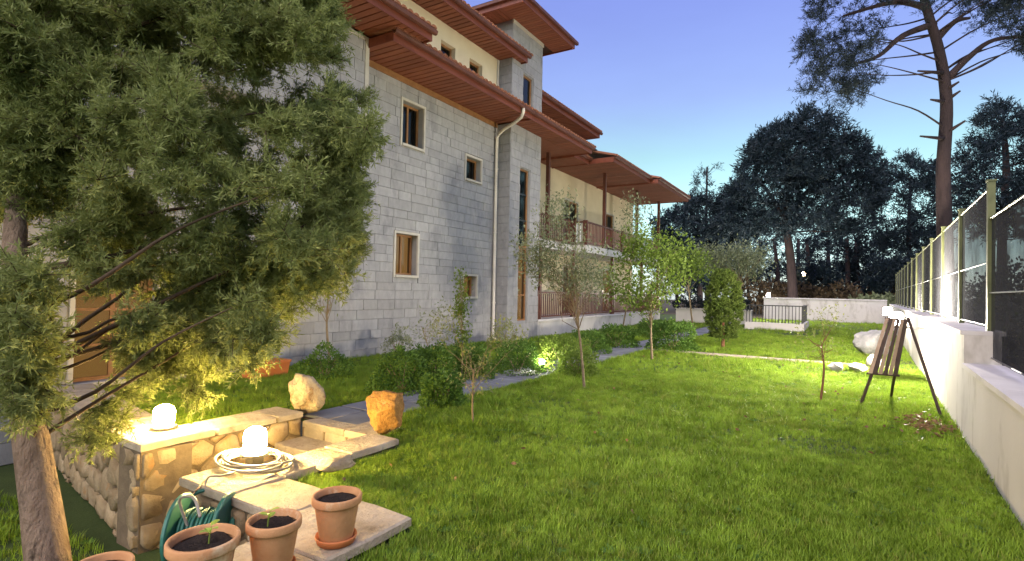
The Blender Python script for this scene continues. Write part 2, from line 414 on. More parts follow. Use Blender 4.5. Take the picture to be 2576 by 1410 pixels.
flags = [slab_mesh('flagstone', M['flag'], 20 + i) for i in range(5)]
x = -4.65
while x < 1.0:
    w = random.uniform(.4, .7)
    o = link('flagstone', random.choice(flags), path2); o.location = (x + w/2, 15.06 + random.uniform(-.02,.02), .012); o.scale = (w - .02, .36, .05); x += w

# ------------------------------------------------------------------ rubble stonework
def clip(poly, mx, my, nx, ny):
    o = []
    for i in range(len(poly)):
        a, b = poly[i], poly[(i+1) % len(poly)]
        da = (a[0]-mx)*nx + (a[1]-my)*ny; db = (b[0]-mx)*nx + (b[1]-my)*ny
        if da <= 0: o.append(a)
        if da * db < 0:
            t = da / (da - db); o.append((a[0]+(b[0]-a[0])*t, a[1]+(b[1]-a[1])*t))
    return o
def rubble(parent, origin, u, n, w, h, cu=.30, cv=.20):
    """stones laid over a w x h face: u along, z up, n outward"""
    origin = Vector(origin); u = Vector(u).normalized(); n = Vector(n).normalized(); zv = Vector((0,0,1))
    rows = max(2, round(h / cv)); pts = []
    for j in range(-1, rows + 1):
        cols = max(2, round(w / cu))
        for i in range(-1, cols + 1):
            pts.append(((i + .5 + (j % 2) * .5 + random.uniform(-.33,.33)) * w/cols, (j + .5 + random.uniform(-.28,.28)) * h/rows))
    for k, (px, py) in enumerate(pts):
        poly = [(0,0),(w,0),(w,h),(0,h)]
        for q, (qx, qy) in enumerate(pts):
            if q == k or (qx-px)**2 + (qy-py)**2 > 1.0: continue
            poly = clip(poly, (px+qx)/2, (py+qy)/2, qx-px, (qy-py))
            if len(poly) < 3: break
        if len(poly) < 3: continue
        cx = sum(p[0] for p in poly)/len(poly); cy = sum(p[1] for p in poly)/len(poly)
        ar = abs(sum(poly[i][0]*poly[(i+1)%len(poly)][1] - poly[(i+1)%len(poly)][0]*poly[i][1] for i in range(len(poly))))/2
        if ar < .004: continue
        P2 = []
        for i in range(len(poly)):                      # one extra vertex per edge for a rounder outline
            a, b = poly[i], poly[(i+1)%len(poly)]
            P2.append(a if len(poly) > 6 else ((a[0]*.86+b[0]*.14), (a[1]*.86+b[1]*.14)))
            if len(poly) <= 6: P2.append((a[0]*.14+b[0]*.86, a[1]*.14+b[1]*.86))
        m = len(P2); vs = []; dep = random.uniform(.025, .055)
        rad = math.sqrt(ar)
        for sc, dz in ((1 - .022/rad, -.03), (1 - .035/rad, dep*.6), (.76, dep)):
            for a, b in P2:
                x_ = cx + (a-cx)*sc; y_ = cy + (b-cy)*sc
                vs.append(u*(x_-cx) + zv*(y_-cy) + n*(dz + (random.uniform(-.012,.012) if dz > 0 else 0)))
        vs.append(n * (dep + random.uniform(-.005,.012)))
        fs = []
        for b in (0, m):
            for i in range(m): fs.append((b+i, b+(i+1)%m, b+m+(i+1)%m, b+m+i))
        for i in range(m): fs.append((2*m+i, 2*m+(i+1)%m, 3*m))
        if u.cross(zv).dot(n) < 0: fs = [f[::-1] for f in fs]
        o = MB().add(vs, fs).build('stone', M['rubble'], parent, smooth=True)
        o.location = origin + u*cx + zv*cy
def slabs_along(parent, a, b, width, z, thick=.06, lens=(.45,.8), over=0):
    a = Vector(a); b = Vector(b); d = (b-a); L_ = d.length; d.normalize(); s = 0; ang = math.atan2(d.y, d.x)
    while s < L_ - .05:
        l = min(random.uniform(*lens), L_ - s)
        if L_ - s - l < .2: l = L_ - s
        o = link('coping_stone', random.choice(flags), parent)
        o.location = Vector((*(a + d*(s + l/2)).xy, z + thick/2 + random.uniform(0,.008))); o.rotation_euler.z = ang + random.uniform(-.015,.015)
        o.scale = (l - .015, width * random.uniform(.96,1.02), thick); s += l
# back wall of the yard plus the left cheek of the steps
A0, A1, A2 = Vector((-5.40, 2.46, 0)), Vector((-9.3, 3.10, 0)), Vector((-5.40, 4.15, 0))
rw = empty('retaining_wall', (-5.5, 2.6, PIT), 'amber rubble stone retaining wall with a glowing lamp on its corner beside the steps', 'wall')
dirL = (A1 - A0).normalized(); nL = Vector((dirL.y, -dirL.x, 0));
if nL.y > 0: nL = -nL
mb = MB()
back = Vector((0,0,0))
c0 = A0 - nL*.0
th = .42
def core(mb, a, b, nin, t, z0, z1):
    a = Vector(a); b = Vector(b); nin = Vector(nin)
    p = [a, b, b + nin*t, a + nin*t]
    mb.add([(q.x,q.y,z0) for q in p] + [(q.x,q.y,z1) for q in p], [(0,1,2,3),(4,7,6,5),(0,4,5,1),(1,5,6,2),(2,6,7,3),(3,7,4,0)])
core(mb, A0, A1, -nL, th, PIT-.2, .07)
mb.build('core', M['rubble_mortar'], rw)
mb = MB(); core(mb, A0 + Vector((.001, -.001, 0)), A2, Vector((-1,0,0)), th - .01, PIT-.2, .068); mb.build('core', M['rubble_mortar'], rw)
rubble(rw, (A0.x, A0.y, PIT), dirL, nL, (A1-A0).length, .92, .34, .23)
rubble(rw, (A0.x, A0.y, PIT), (0,1,0), (1,0,0), (A2-A0).length, .92, .30, .22)
slabs_along(rw, A0 + Vector((-.45,.26,0)), A1 - nL*.2, .5, .072)
slabs_along(rw, (A0.x-.19, A0.y-.03, 0), (A2.x-.19, A2.y, 0), .48, .076)
# right-hand wall of the steps, capped, turning along the yard; flower pots stand on it
rw2 = empty('retaining_wall', (-3.5, 2.4, PIT), 'low stone wall with pale flat capping slabs carrying the flower pots and hose', 'wall')
mb = MB(); mb.box(-4.10, -3.80, 2.72, 4.05, PIT-.2, .04); mb.build('core', M['rubble_mortar'], rw2)
mb = MB(); mb.box(-4.30, -2.46, 2.30, 2.70, PIT-.2, .038); mb.build('core', M['rubble_mortar'], rw2)
mb = MB(); mb.box(-2.90, -2.46, -.6, 2.29, PIT-.2, .036); mb.build('core', M['rubble_mortar'], rw2)
rubble(rw2, (-4.30, 2.30, PIT), (1,0,0), (0,-1,0), 1.40, .88, .30, .22)
rubble(rw2, (-4.10, 2.72, PIT), (0,1,0), (-1,0,0), 1.3, .88, .30, .22)
rubble(rw2, (-2.90, -.6, PIT), (0,1,0), (-1,0,0), 2.85, .88, .32, .22)
def cap(x0, x1, y0, y1, z0, z1, tilt=0):
    o = link('coping_stone', random.choice(flags), rw2); o.location = ((x0+x1)/2, (y0+y1)/2, (z0+z1)/2); o.scale = (x1-x0, y1-y0, z1-z0); o.rotation_euler = (tilt, 0, random.uniform(-.012,.012))
cap(-4.15, -3.76, 3.45, 4.06, .042, .10); cap(-4.14, -3.75, 2.74, 3.44, .042, .10)
cap(-4.36, -3.72, 2.26, 2.73, .041, .105); cap(-3.71, -3.10, 2.26, 2.73, .041, .10)
cap(-3.09, -2.40, 2.02, 2.74, .041, .10)
cap(-2.96, -2.40, 1.42, 2.01, .041, .10); cap(-2.96, -2.40, .80, 1.41, .041, .10); cap(-2.96, -2.40, .1, .79, .041, .10)
# steps
st = empty('stone_steps', (-4.85, 3.3, PIT), 'flagstone steps climbing between two boulders up to the slate path', 'steps')
zt, yt = .03, 4.18
mb = MB(); mb.box(-5.38, -4.13, 2.75, 4.6, PIT-.3, PIT+.01)
for k in range(5): mb.box(-5.38 + .001*k, -4.13, yt - .02 - .36*k, 4.6 + .001*k, PIT-.1, zt - .175*k - .07)
mb.build('core', M['rubble_mortar'], st)
for k in range(5):
    z = zt - .175 * k; y1 = yt + .42 - .36*k if k == 0 else yt + .03 - .36*(k-1) - .0; y0 = yt - .04 - .36*k
    xs = [-5.37, -4.8 + random.uniform(-.15,.15), -4.14]
    for i in range(2):
        o = link('tread_stone', random.choice(flags), st); o.location = ((xs[i]+xs[i+1])/2, (y0+y1)/2, z - .035); o.scale = (xs[i+1]-xs[i]-.015, y1-y0, .07)
    xs = [-5.36, -5.05 + random.uniform(-.1,.1), -4.58 + random.uniform(-.1,.1), -4.15]
    for i in range(3):
        o = link('riser_stone', random.choice(flags), st); o.location = ((xs[i]+xs[i+1])/2, yt - .36*k + .03, z - .125); o.scale = (xs[i+1]-xs[i]-.02, .12, .10)

# ------------------------------------------------------------------ boulders
def rockmesh(name, m, sx, sy, sz, seed, rough=.16, flat=.25):
    r = random.Random(seed)
    import bmesh
    bm = bmesh.new(); bmesh.ops.create_icosphere(bm, subdivisions=4, radius=1.0)
    planes = [(Vector((.75,-.6,.1)).normalized(), .62), (Vector((.15,.1,1)).normalized(), .66)] + [(Vector((r.uniform(-1,1), r.uniform(-1,1), r.uniform(-.8,1))).normalized(), r.uniform(.52,.80)) for _ in range(9)]
    from mathutils import noise as mn
    off = Vector((seed*3.1, seed*1.7, 0))
    for v in bm.verts:
        p = v.co.copy()
        for n_, d_ in planes:
            e = p.dot(n_) - d_
            if e > 0: p -= n_ * e * .97
        p *= 1 + rough * mn.fractal(p*1.6 + off, 1.0, 2.0, 4) + .055 * mn.noise(p*6 + off) + .035 * mn.noise(p*15 + off)
        v.co = Vector((p.x*sx*1.2, p.y*sy*1.2, p.z*sz*1.2))
    zmin = min(v.co.z for v in bm.verts)
    for v in bm.verts: v.co.z -= zmin + flat*sz*.2
    me = bpy.data.meshes.new(name); bm.to_mesh(me); bm.free(); me.materials.append(m)
    me.polygons.foreach_set('use_smooth', [True]*len(me.polygons)); return me
def rock(name, m, loc, s, seed, label, rz=0, rough=.16, group=None):
    o = link(name, rockmesh(name, m, *s, seed, rough)); o.location = loc; o.rotation_euler.z = rz
    return tag(o, label, 'boulder' if name == 'boulder' else 'rock', group)
p = G(752, 1036, .09); rock('boulder', M['boulder'], (p.x-.02, p.y+.14, .06), (.205,.19,.215), 5, 'pale ochre boulder standing on end left of the flagstone steps', .5)
p = G(950, 1086, .09); rock('boulder', M['boulder2'], (p.x, p.y+.12, .06), (.235,.20,.215), 8, 'brown boulder with painted amber light and pale rim right of the flagstone steps', 1.1, .12)
p = G(2188, 893); rock('boulder', M['rock'], p, (.52,.40,.36), 12, 'grey boulder lying on the lawn by the bright garden wall', .3)
p = G(2150, 935); rock('rock', M['white'], (p.x+.05, p.y, 0), (.17,.14,.10), 14, 'white stone block in front of the grey boulder', .2, .08)
p = G(2195, 925); rock('rock', M['white'], (p.x+.05, p.y, 0), (.17,.15,.16), 15, 'taller white stone beside the slatted easel', 1.2, .08)
p = G(2102, 934); rock('rock', M['rock'], (p.x, p.y, 0), (.16,.13,.10), 16, 'small dark stone at the end of the flagstone strip', .9, .1)
p = G(850, 1180, .1); rock('rock', M['boulder'], (p.x-.0, p.y-.02, .09), (.14,.10,.06), 17, 'small flat pale stone on the capping slab beside the hose coil', .9, .1)

# ------------------------------------------------------------------ the long stone building
XF = -9.40
B = empty('stone_building', (-12, 8, 0), 'long stone clad hotel building with red brown timber eaves and a stair tower', 'building')
win_main = [(9.95,10.75,5.22,6.30),(12.64,13.40,4.84,5.50),(9.82,10.62,1.93,2.96),(12.64,13.30,1.39,2.0)]
win_dorm = [(10.05,10.68,7.74,8.40),(11.38,12.02,7.74,8.40),(12.70,13.36,7.74,8.40)]
door_left = [(3.35,4.45,.12,2.25),(4.9,5.5,.9,2.1),(.9,2.3,-.6,1.7)]
wall = wall_x(XF-.03, -6, 14.28, -1.1, 7.0, win_main + door_left, .30).build('wall', M['mortar'], B)
# stone cladding blocks in courses
holes = [(a-.067, b+.067, c-.067, d+.067) for a,b,c,d in win_main] + [(a-.08,b+.08,c-.3,d+.08) for a,b,c,d in door_left]
def courses(y0, y1, z0, z1, holes, hmin=.19, hmax=.26, lmin=.35, lmax=.85):
    R_ = []; z = z0
    while z < z1 - .02:
        h = min(random.uniform(hmin, hmax), z1 - z)
        if z1 - z - h < .12: h = z1 - z
        y = y0 - random.uniform(0, .5)
        while y < y1:
            l = random.uniform(lmin, lmax); rs = [(max(y,y0), min(y+l,y1), z, z+h)]
            for hh in holes: rs = [q for r in rs for q in rect_diff(r, hh)]
            R_ += [r for r in rs if r[1]-r[0] > .03 and r[3]-r[2] > .03]
            y += l
        z += h
    return R_
ublock = MB().add(BV, BF).mesh('stone_block', M['block'])
R_ = courses(5.6, 14.26, -.02, 6.86, holes)
def px_size(r): 
    c = Vector((XF, (r[0]+r[1])/2, (r[2]+r[3])/2)); d = (c - EYE).length
    vis = 1 if c.y > 6.4 else .2
    return vis * (r[1]-r[0]) * (r[3]-r[2]) / d**2
R_.sort(key=px_size, reverse=True)
JG = .004
def put_block(r, X, parent):
    o = link('stone_block', ublock, parent); t = .036 + random.uniform(-.006,.007)
    o.location = (X - .03 + t/2 - .004, (r[0]+r[1])/2, (r[2]+r[3])/2); o.scale = (t, r[1]-r[0]-JG, r[3]-r[2]-JG)
def join_blocks(rs, X, parent, name='stone_blocks'):
    mb = MB()
    for r in rs:
        t = .036 + random.uniform(-.006,.007); c = (X - .03 + t/2 - .004, (r[0]+r[1])/2, (r[2]+r[3])/2); s = (t, r[1]-r[0]-JG, r[3]-r[2]-JG)
        mb.add([(c[0]+v[0]*s[0], c[1]+v[1]*s[1], c[2]+v[2]*s[2]) for v in BV], BF)
    return tag(mb.build(name, M['block'], parent), kind='stuff')
for r in R_[:295]: put_block(r, XF, wall)
join_blocks(R_[295:], XF, wall, 'stone_cladding')
join_blocks(courses(-2, 5.59, -.84, 6.86, holes, .26, .34, .5, 1.1), XF, wall, 'stone_cladding')
# window builder
def window(o, X, mat_room, depth=.24, bars=True, trim=.06, parent=B, lit=False, name='window'):
    a0,a1,b0,b1 = o; Xb = X - depth
    fr = MB(); t = .055
    fr.box(Xb, Xb+.06, a0, a0+t, b0, b1); fr.box(Xb, Xb+.06, a1-t, a1, b0, b1)
    fr.box(Xb+.002, Xb+.058, a0+t, a1-t, b0, b0+t); fr.box(Xb+.002, Xb+.058, a0+t, a1-t, b1-t, b1)
    w = fr.build(name, M['frame'], parent)
    ym = (a0+a1)/2
    if bars: MB().box(Xb+.006, Xb+.052, ym-.03, ym+.03, b0+t, b1-t).build('mullion', M['frame'], w)
    for p0, p1 in (((a0+t, ym-.03), (ym+.03, a1-t)) if bars else ((a0+t, a1-t),)):
        MB().quad((Xb+.024,p0,b0+t),(Xb+.024,p1,b0+t),(Xb+.024,p1,b1-t),(Xb+.024,p0,b1-t)).build('pane', M['glass'], w)
    rm = MB(); rx = Xb - (.10 if lit else .5)
    rm.quad((rx,a0-.02,b0-.02),(rx,a1+.02,b0-.02),(rx,a1+.02,b1+.02),(rx,a0-.02,b1+.02))
    for q in (((rx,a0-.02,b0-.02),(rx,a0-.02,b1+.02),(Xb+.01,a0,b1),(Xb+.01,a0,b0)), ((rx,a1+.02,b0-.02),(Xb+.01,a1,b0),(Xb+.01,a1,b1),(rx,a1+.02,b1+.02)),
              ((rx,a0-.02,b1+.02),(rx,a1+.02,b1+.02),(Xb+.01,a1,b1),(Xb+.01,a0,b1)), ((rx,a0-.02,b0-.02),(Xb+.01,a0,b0),(Xb+.01,a1,b0),(rx,a1+.02,b0-.02))): rm.quad(*q)
    rm.build('room_lining', mat_room, w)
    if trim:
        tm = MB(); x0, x1 = X-.028, X+.022
        tm.box(x0,x1,a0-trim,a0,b0-trim,b1+trim); tm.box(x0,x1,a1,a1+trim,b0-trim,b1+trim)
        tm.box(x0+.002,x1-.002,a0,a1,b1,b1+trim); tm.box(x0,x1+.03,a0,a1,b0-trim,b0)
        tm.build('surround', M['trim'], w)
    return w
for i, o in enumerate(win_main): window(o, XF, M['lit_room'] if i > 1 else M['room'], bars=(i in (0, 2)), lit=(i > 1))
for k_, o_ in enumerate(door_left):
    w_ = window(o_, XF, M['lit_room'], name='window' if k_ == 1 else 'door', lit=True)  # these linings glow, added to give the amber of lamplight on the wall
    for f_ in (.25, .5, .75):
        zz = o_[2] + (o_[3]-o_[2])*f_; MB().box(XF-.234, XF-.19, o_[0]+.056, (o_[0]+o_[1])/2-.031, zz-.02, zz+.02).build('glazing_bar', M['frame'], w_); MB().box(XF-.234, XF-.19, (o_[0]+o_[1])/2+.031, o_[1]-.056, zz-.02, zz+.02).build('glazing_bar', M['frame'], w_)
# overhanging bay above
bay = MB(); bay.box(XF-.1, -8.93, -6, 8.32, 4.9, 7.06); bayo = bay.build('bay', M['mortar'], B)
join_blocks(courses(3.0, 8.22, 4.92, 6.96, []), -8.90, bayo, 'stone_cladding')
MB().box(-8.96, -8.885, 8.225, 8.33, 4.9, 7.05).build('corner_trim', M['trim'], bayo)
MB().box(-8.96, -8.885, 3.0, 8.22, 6.965, 7.05).build('frieze', M['trim'], bayo)
# eaves with fascia, gutter and soffit boards
def eave(y0, y1, xw, xo, z, name='eave', fh=.17, rise=.45, side0=False, step=.19, board=True, xroof=None):
    """horizontal boarded soffit from the wall line xw to the fascia xo at height z"""
    mb = MB()
    mb.box(xw, xo-.03, y0+.03, y1-.03, z+.03, z+.06)                     # backing
    e = mb.build(name, M['gap'], B)
    fm = MB(); fm.box(xo-.03, xo, y0, y1, z-.03, z+fh); fm.box(xw, xo-.03, y0, y0+.03, z-.03, z+fh); fm.box(xw, xo-.03, y1-.03, y1, z-.03, z+fh)
    fm.build('fascia', M['fascia'], e)
    gm = MB()
    prof = [(.0,.0),(.02,-.05),(.07,-.07),(.115,-.05),(.13,.0),(.13,.025),(.115,.02),(.1,-.03),(.05,-.04),(.01,.02)]
    n = len(prof); vs = [(xo + a, yy, z+fh-.005 + b) for yy in (y0-.04, y1+.04) for a, b in prof]
    gm.add(vs, [(k, (k+1)%n, n+(k+1)%n, n+k) for k in range(n)] + [tuple(range(n))[::-1], tuple(range(n, 2*n))]); gm.build('gutter', M['dark_wood'], e)
    if board:
        bm_ = MB().box(-.5, .5, -.5, .5, -.5, .5).mesh('soffit_board', M['soffit'])
        y = y0 + .035
        while y < y1 - .05:
            w = min(step, y1 - .035 - y)
            o = link('soffit_board', bm_, e); o.location = ((xw+xo-.03)/2, y + w/2, z + .012 + random.uniform(-.002,.002)); o.scale = (abs(xo-.03-xw), w - .03, .02); y += step
    # tiled slope above
    xr = xroof if xroof is not None else xw
    rm = MB(); zr = z + fh + .02
    k = rise / max(.3, (xo - xw)); zt_ = zr + k * (xo + .08 - xr)
    rm.add([(xo+.08,y0-.05,zr),(xo+.08,y1+.05,zr),(xr,y1+.05,zt_),(xr,y0-.05,zt_),(xo+.08,y0-.05,zr+.05),(xo+.08,y1+.05,zr+.05),(xr,y1+.05,zt_+.05),(xr,y0-.05,zt_+.05)],
           [(0,1,2,3),(4,7,6,5),(0,4,5,1),(1,5,6,2),(2,6,7,3),(3,7,4,0)])
    r_ = rm.build('roof_slope', M['tile'], e)
    tm = MB(); yy = y0; L_ = xo + .12 - xr
    while yy < y1:                                                      # barrel tiles running up the slope
        seg = 5; vs = []
        for s_ in (0, 1):
            for a in range(seg + 1):
                w = PI * a / seg; px_ = xo + .12 - L_ * s_; pz = zr + .04 + k * (xo + .08 - px_)
                vs.append((px_, yy + .09 - .085*math.cos(w), pz + .06*math.sin(w)))
        tm.add(vs, [(a, a+1, seg+2+a, seg+1+a) for a in range(seg)] + [tuple(range(seg+1))]); yy += .19
    tag(tm.build('roof_tiles', M['tile'], r_, True), kind='stuff')
    return e
eave(8.30, 14.30, XF, -8.15, 6.86, rise=.10)                                   # main eave on the long wall
eave(14.31, 18.9, -8.88, -8.15, 6.86, rise=.08)                                # in front of the tower and past it
eave(1, 9.14, -8.9, -7.80, 7.10, rise=.12, xroof=-9.39)              # bay eave
eave(3, 14.8, XF, -8.65, 8.90, rise=.26, xroof=-13.5)              # upper storey eave
MB().box(XF-.02, XF+.03, 8.34, 14.22, 6.72, 6.87).build('frieze', M['frame'], B)
# upper storey
uw = wall_x(XF, -6, 14.28, 7.0, 8.90, win_dorm, .25).build('wall', M['cream'], B)
for o in win_dorm: window(o, XF, M['room'], depth=.2, bars=False, trim=0)
for yy in (9.4, 14.2): MB().box(XF+.002, XF+.03, yy-.05, yy+.05, 7.1, 8.89).build('pilaster', M['trim'], B)
# stair tower
TX, TY0, TY1, TZ = -8.90, 14.30, 16.25, 10.12
tw_open = [(15.00,15.62,7.34,8.66),(14.92,15.52,.62,5.57)]
tw = wall_x(TX-.03, TY0, TY1, -.2, TZ, tw_open, .2)
tw.quad((TX-.03,TY0,-.2),(-11.2,TY0,-.2),(-11.2,TY0,TZ),(TX-.03,TY0,TZ)); tw.quad((TX-.03,TY1,-.2),(TX-.03,TY1,TZ),(-11.2,TY1,TZ),(-11.2,TY1,-.2))
tw.quad((-11.2,TY0,-.2),(-11.2,TY1,-.2),(-11.2,TY1,TZ),(-11.2,TY0,TZ))
two = tw.build('tower', M['mortar'], B)
th_ = [(a-.03,b+.03,c-.03,d+.03) for a,b,c,d in tw_open]
join_blocks(courses(TY0, TY1, 0, TZ-.12, th_, .24, .32, .4, .8), TX, two, 'stone_cladding')
mbk = MB()
for r in courses(-11.2, TX+.005, 0, TZ-.12, [], .24, .32, .4, .8):     # cladding on the flank facing -Y
    t = .034; c = ((r[0]+r[1])/2, TY0 - t/2 + .004, (r[2]+r[3])/2); s = (r[1]-r[0]-JG, t, r[3]-r[2]-JG)
    mbk.add([(c[0]-v[1]*s[0], c[1]-v[0]*s[1], c[2]+v[2]*s[2]) for v in BV], BF)
tag(mbk.build('stone_cladding', M['block'], two), kind='stuff')
w = window(tw_open[0], TX, M['room'], depth=.14, bars=False, trim=0)
a0,a1,b0,b1 = tw_open[1]
w = window((a0,a1,3.0,b1), TX, M['room'], depth=.14, bars=False, trim=0)
for zz in (3.9, 4.75): MB().box(TX-.13, TX-.09, a0+.05, a1-.05, zz-.025, zz+.025).build('glazing_bar', M['black'], w)
w = window((a0,a1,b0,2.99), TX, M['lit_room'], depth=.14, bars=False, trim=0, lit=True)
for zz in (1.45, 2.2): MB().box(TX-.13, TX-.09, a0+.05, a1-.05, zz-.025, zz+.025).build('glazing_bar', M['frame'], w)
MB().box(TX-.028, TX+.024, TY0-.03, TY1+.03, TZ-.12, TZ).build('frieze', M['trim'], two)
# tower roof
OV = .82; x0,x1,y0,y1 = -11.2-OV, TX+OV, TY0-OV, TY1+OV
tr = MB(); tr.box(x0+.03, x1-.03, y0+.03, y1-.03, TZ+.03, TZ+.06); tro = tr.build('tower_roof', M['gap'], B)
fm = MB(); fm.box(x1-.03,x1,y0,y1,TZ-.03,TZ+.2); fm.box(x0,x1-.03,y0,y0+.03,TZ-.03,TZ+.2); fm.box(x0,x1-.03,y1-.03,y1,TZ-.03,TZ+.2); fm.box(x0,x0+.03,y0+.03,y1-.03,TZ-.03,TZ+.2)
fm.build('fascia', M['fascia'], tro)
gm = MB(); gm.box(x1,x1+.1,y0-.1,y1+.1,TZ+.12,TZ+.21); gm.box(x0,x1,y0-.1,y0-.002,TZ+.12,TZ+.208); gm.build('gutter', M['dark_wood'], tro)
hp = MB(); cx,cy = (x0+x1)/2,(y0+y1)/2
hp.add([(x0-.1,y0-.1,TZ+.22),(x1+.1,y0-.1,TZ+.22),(x1+.1,y1+.1,TZ+.22),(x0-.1,y1+.1,TZ+.22),(cx-.3,cy,TZ+1.0),(cx+.3,cy,TZ+1.0)],[(0,1,5,4),(1,2,5),(2,3,4,5),(3,0,4),(0,3,2,1)])
hp.build('roof_slope', M['tile'], tro)
bm_ = MB().box(-.5,.5,-.5,.5,-.5,.5).mesh('soffit_board', M['soffit'])
y = TY0 - OV + .035
while y < TY1 + OV - .05:                                              # boards on the garden side
    o = link('soffit_board', bm_, tro); o.location = ((TX+x1-.03)/2, y+.065, TZ+.012); o.scale = (OV-.03, .115, .02); y += .135
x = x0 + .05
while x < TX - .05:                                                    # boards on the flank
    o = link('soffit_board', bm_, tro); o.location = (x+.065, TY0-OV/2+.015, TZ+.012); o.scale = (.115, OV-.03, .02); x += .135
# wing beyond the tower: recessed cream walls, terraces, balconies
XR = -10.6
doorsG = [(17.2,18.5,.6,2.75),(21.6,23.0,.6,2.75),(26.2,27.6,.6,2.75)]
doorsU = [(16.7,17.5,3.55,5.7),(21.6,23.0,3.55,5.7),(26.2,27.6,3.55,5.7)]
rwall = wall_x(XR, 16.2, 30.8, 0, 6.95, doorsG + doorsU, .2).build('wall', M['cream'], B)
MB().quad((XR,30.8,0),(-14,30.8,0),(-14,30.8,7),(XR,30.8,7)).build('wall', M['cream'], B)
for i, o in enumerate(doorsG + doorsU): window(o, XR, M['lit_room'] if i in (0, 2) else M['curtain'], depth=.12, trim=.08, name='door', lit=True)
MB().box(XR+.002, -8.92, 16.26, 30.8, -.2, .55).build('terrace', M['white'], B)
MB().box(XR+.002, -8.88, 16.27, 30.82, .552, .62).build('terrace_coping', M['coping'], B)
MB().box(XR+.002, -9.52, 16.26, 20.29, 3.22, 3.52).build('balcony_slab', M['white'], B)
MB().box(XR+.002, -8.92, 20.30, 30.8, 3.22, 3.52).build('balcony_slab', M['white'], B)
def railing(a, b, z, h=.92, mat_b=M['dark_wood'], mat_r=M['dark_wood'], step=.15, name='railing'):
    a = Vector((*a, z)); b = Vector((*b, z)); d = b - a; L_ = d.length; n = max(2, int(L_/step)); d.normalize(); ang = math.atan2(d.y, d.x)
    def bar(nm, m, p, sx, sy, sz, par):
        o = link(nm, bar_mesh(m), par); o.location = p; o.scale = (sx, sy, sz); o.rotation_euler.z = ang; return o
    mid = (a+b)/2
    r = MB(); hx = d * L_/2
    q = Vector((-d.y, d.x, 0)) * .035
    p4 = [a+q, a-q, b-q, b+q]
    r.add([(v.x,v.y,z+h) for v in p4] + [(v.x,v.y,z+h+.06) for v in p4], [(0,3,2,1),(4,5,6,7),(0,1,5,4),(1,2,6,5),(2,3,7,6),(3,0,4,7)])
    R0 = r.build(name, mat_r, B)
    bar('bottom_rail', mat_r, (mid.x, mid.y, z+.09), L_, .045, .05, R0)
    for i in range(n + 1):
        p = a + d * (L_*i/n)
        if i in (0, n): bar('newel', mat_r, (p.x,p.y,z+h/2+.05), .09, .09, h+.1, R0)
        else: bar('baluster', mat_b, (p.x,p.y,z+h/2+.03), .045, .025, h-.08, R0)
    return R0
_bm = {}
def bar_mesh(m):
    if m.name not in _bm: _bm[m.name] = MB().box(-.5,.5,-.5,.5,-.5,.5).mesh('bar', m)
    return _bm[m.name]
for y0, y1 in ((16.35,19.2),(19.35,23.4),(23.55,27.6),(27.75,30.7)): railing((-8.98,y0),(-8.98,y1), .62, .9, mat_b=M['dark_wood'] if y0 < 27 else M['fascia'])
railing((-9.58,16.4),(-9.58,20.25), 3.52); railing((-9.56,20.37),(-9.06,20.37), 3.52, mat_b=M['white_rail'])
railing((-8.98,20.4),(-8.98,24.5), 3.52, mat_b=M['fascia']); railing((-8.98,24.65),(-8.98,29), 3.52, mat_b=M['fascia']); railing((-8.98,29.1),(-8.98,30.7), 3.52, mat_b=M['fascia'])
for xx, yy, z0, z1 in ((-9.58,18.1,3.52,6.86),(-9.02,22.4,3.52,6.86),(-9.02,26.8,3.52,6.86),(-9.02,30.6,3.52,6.86),(-9.0,16.5,.62,3.22),(-9.02,19.27,.62,3.22),(-9.02,23.47,.62,3.22),(-9.02,27.67,.62,3.22),(-9.02,30.6,.62,3.22)):
    MB().box(xx-.065, xx+.065, yy-.065, yy+.065, z0, z1).build('post', M['dark_wood'], B)
MB().quad((XR,16.25,6.90),(-8.88,16.25,6.90),(-8.88,20.4,6.90),(XR,20.4,6.90)).build('soffit', M['soffit'], B)
eave(18.95, 20.35, XR, -8.9, 6.84, rise=.5)
eave(20.4, 25.2, XR, -7.85, 6.86, rise=.75)
eave(25.25, 31.1, XR, -7.5, 6.84, rise=.8)
# second upper storey past the tower
MB().box(-13, -9.9, 16.3, 21.2, 7.0, 8.32).build('wall', M['cream'], B)
eave(16.3, 21.8, -9.9, -9.05, 8.30, rise=.35, xroof=-13)
sp = MB(); c = onX(1470, 388, -9.2); sp.add([(-8.6,19.6,7.35),(-8.6,20.5,7.35),(-9.4,20.5,7.75),(-9.4,19.6,7.75),(-8.6,19.6,7.41),(-8.6,20.5,7.41),(-9.4,20.5,7.81),(-9.4,19.6,7.81)],[(0,3,2,1),(4,5,6,7),(0,1,5,4),(1,2,6,5),(2,3,7,6),(3,0,4,7)])
sp.build('roof_panel', M['black'], B)
# downpipe with swan neck
px_, py_ = XF + .09, 14.12
pts = [(-8.08, 13.62, 7.0), (-8.10, 13.65, 6.86), (-8.2, 13.72, 6.76), (-8.5, 13.85, 6.68), (-9.0, 14.05, 6.60), (-9.2, 14.10, 6.52), (px_, py_, 6.38), (px_, py_, 3), (px_, py_, .15), (px_+.1, py_-.02, .05)]
dp = MB(); dp.tube(pts, .05, 10); dpo = dp.build('downpipe', M['pipe'], B, True)
for z in (1.2, 3.4, 5.4): MB().lathe([(.05,-.02),(.062,-.02),(.062,.02),(.05,.02)], (px_,py_,z), 12).build('pipe_bracket', M['pipe'], dpo)

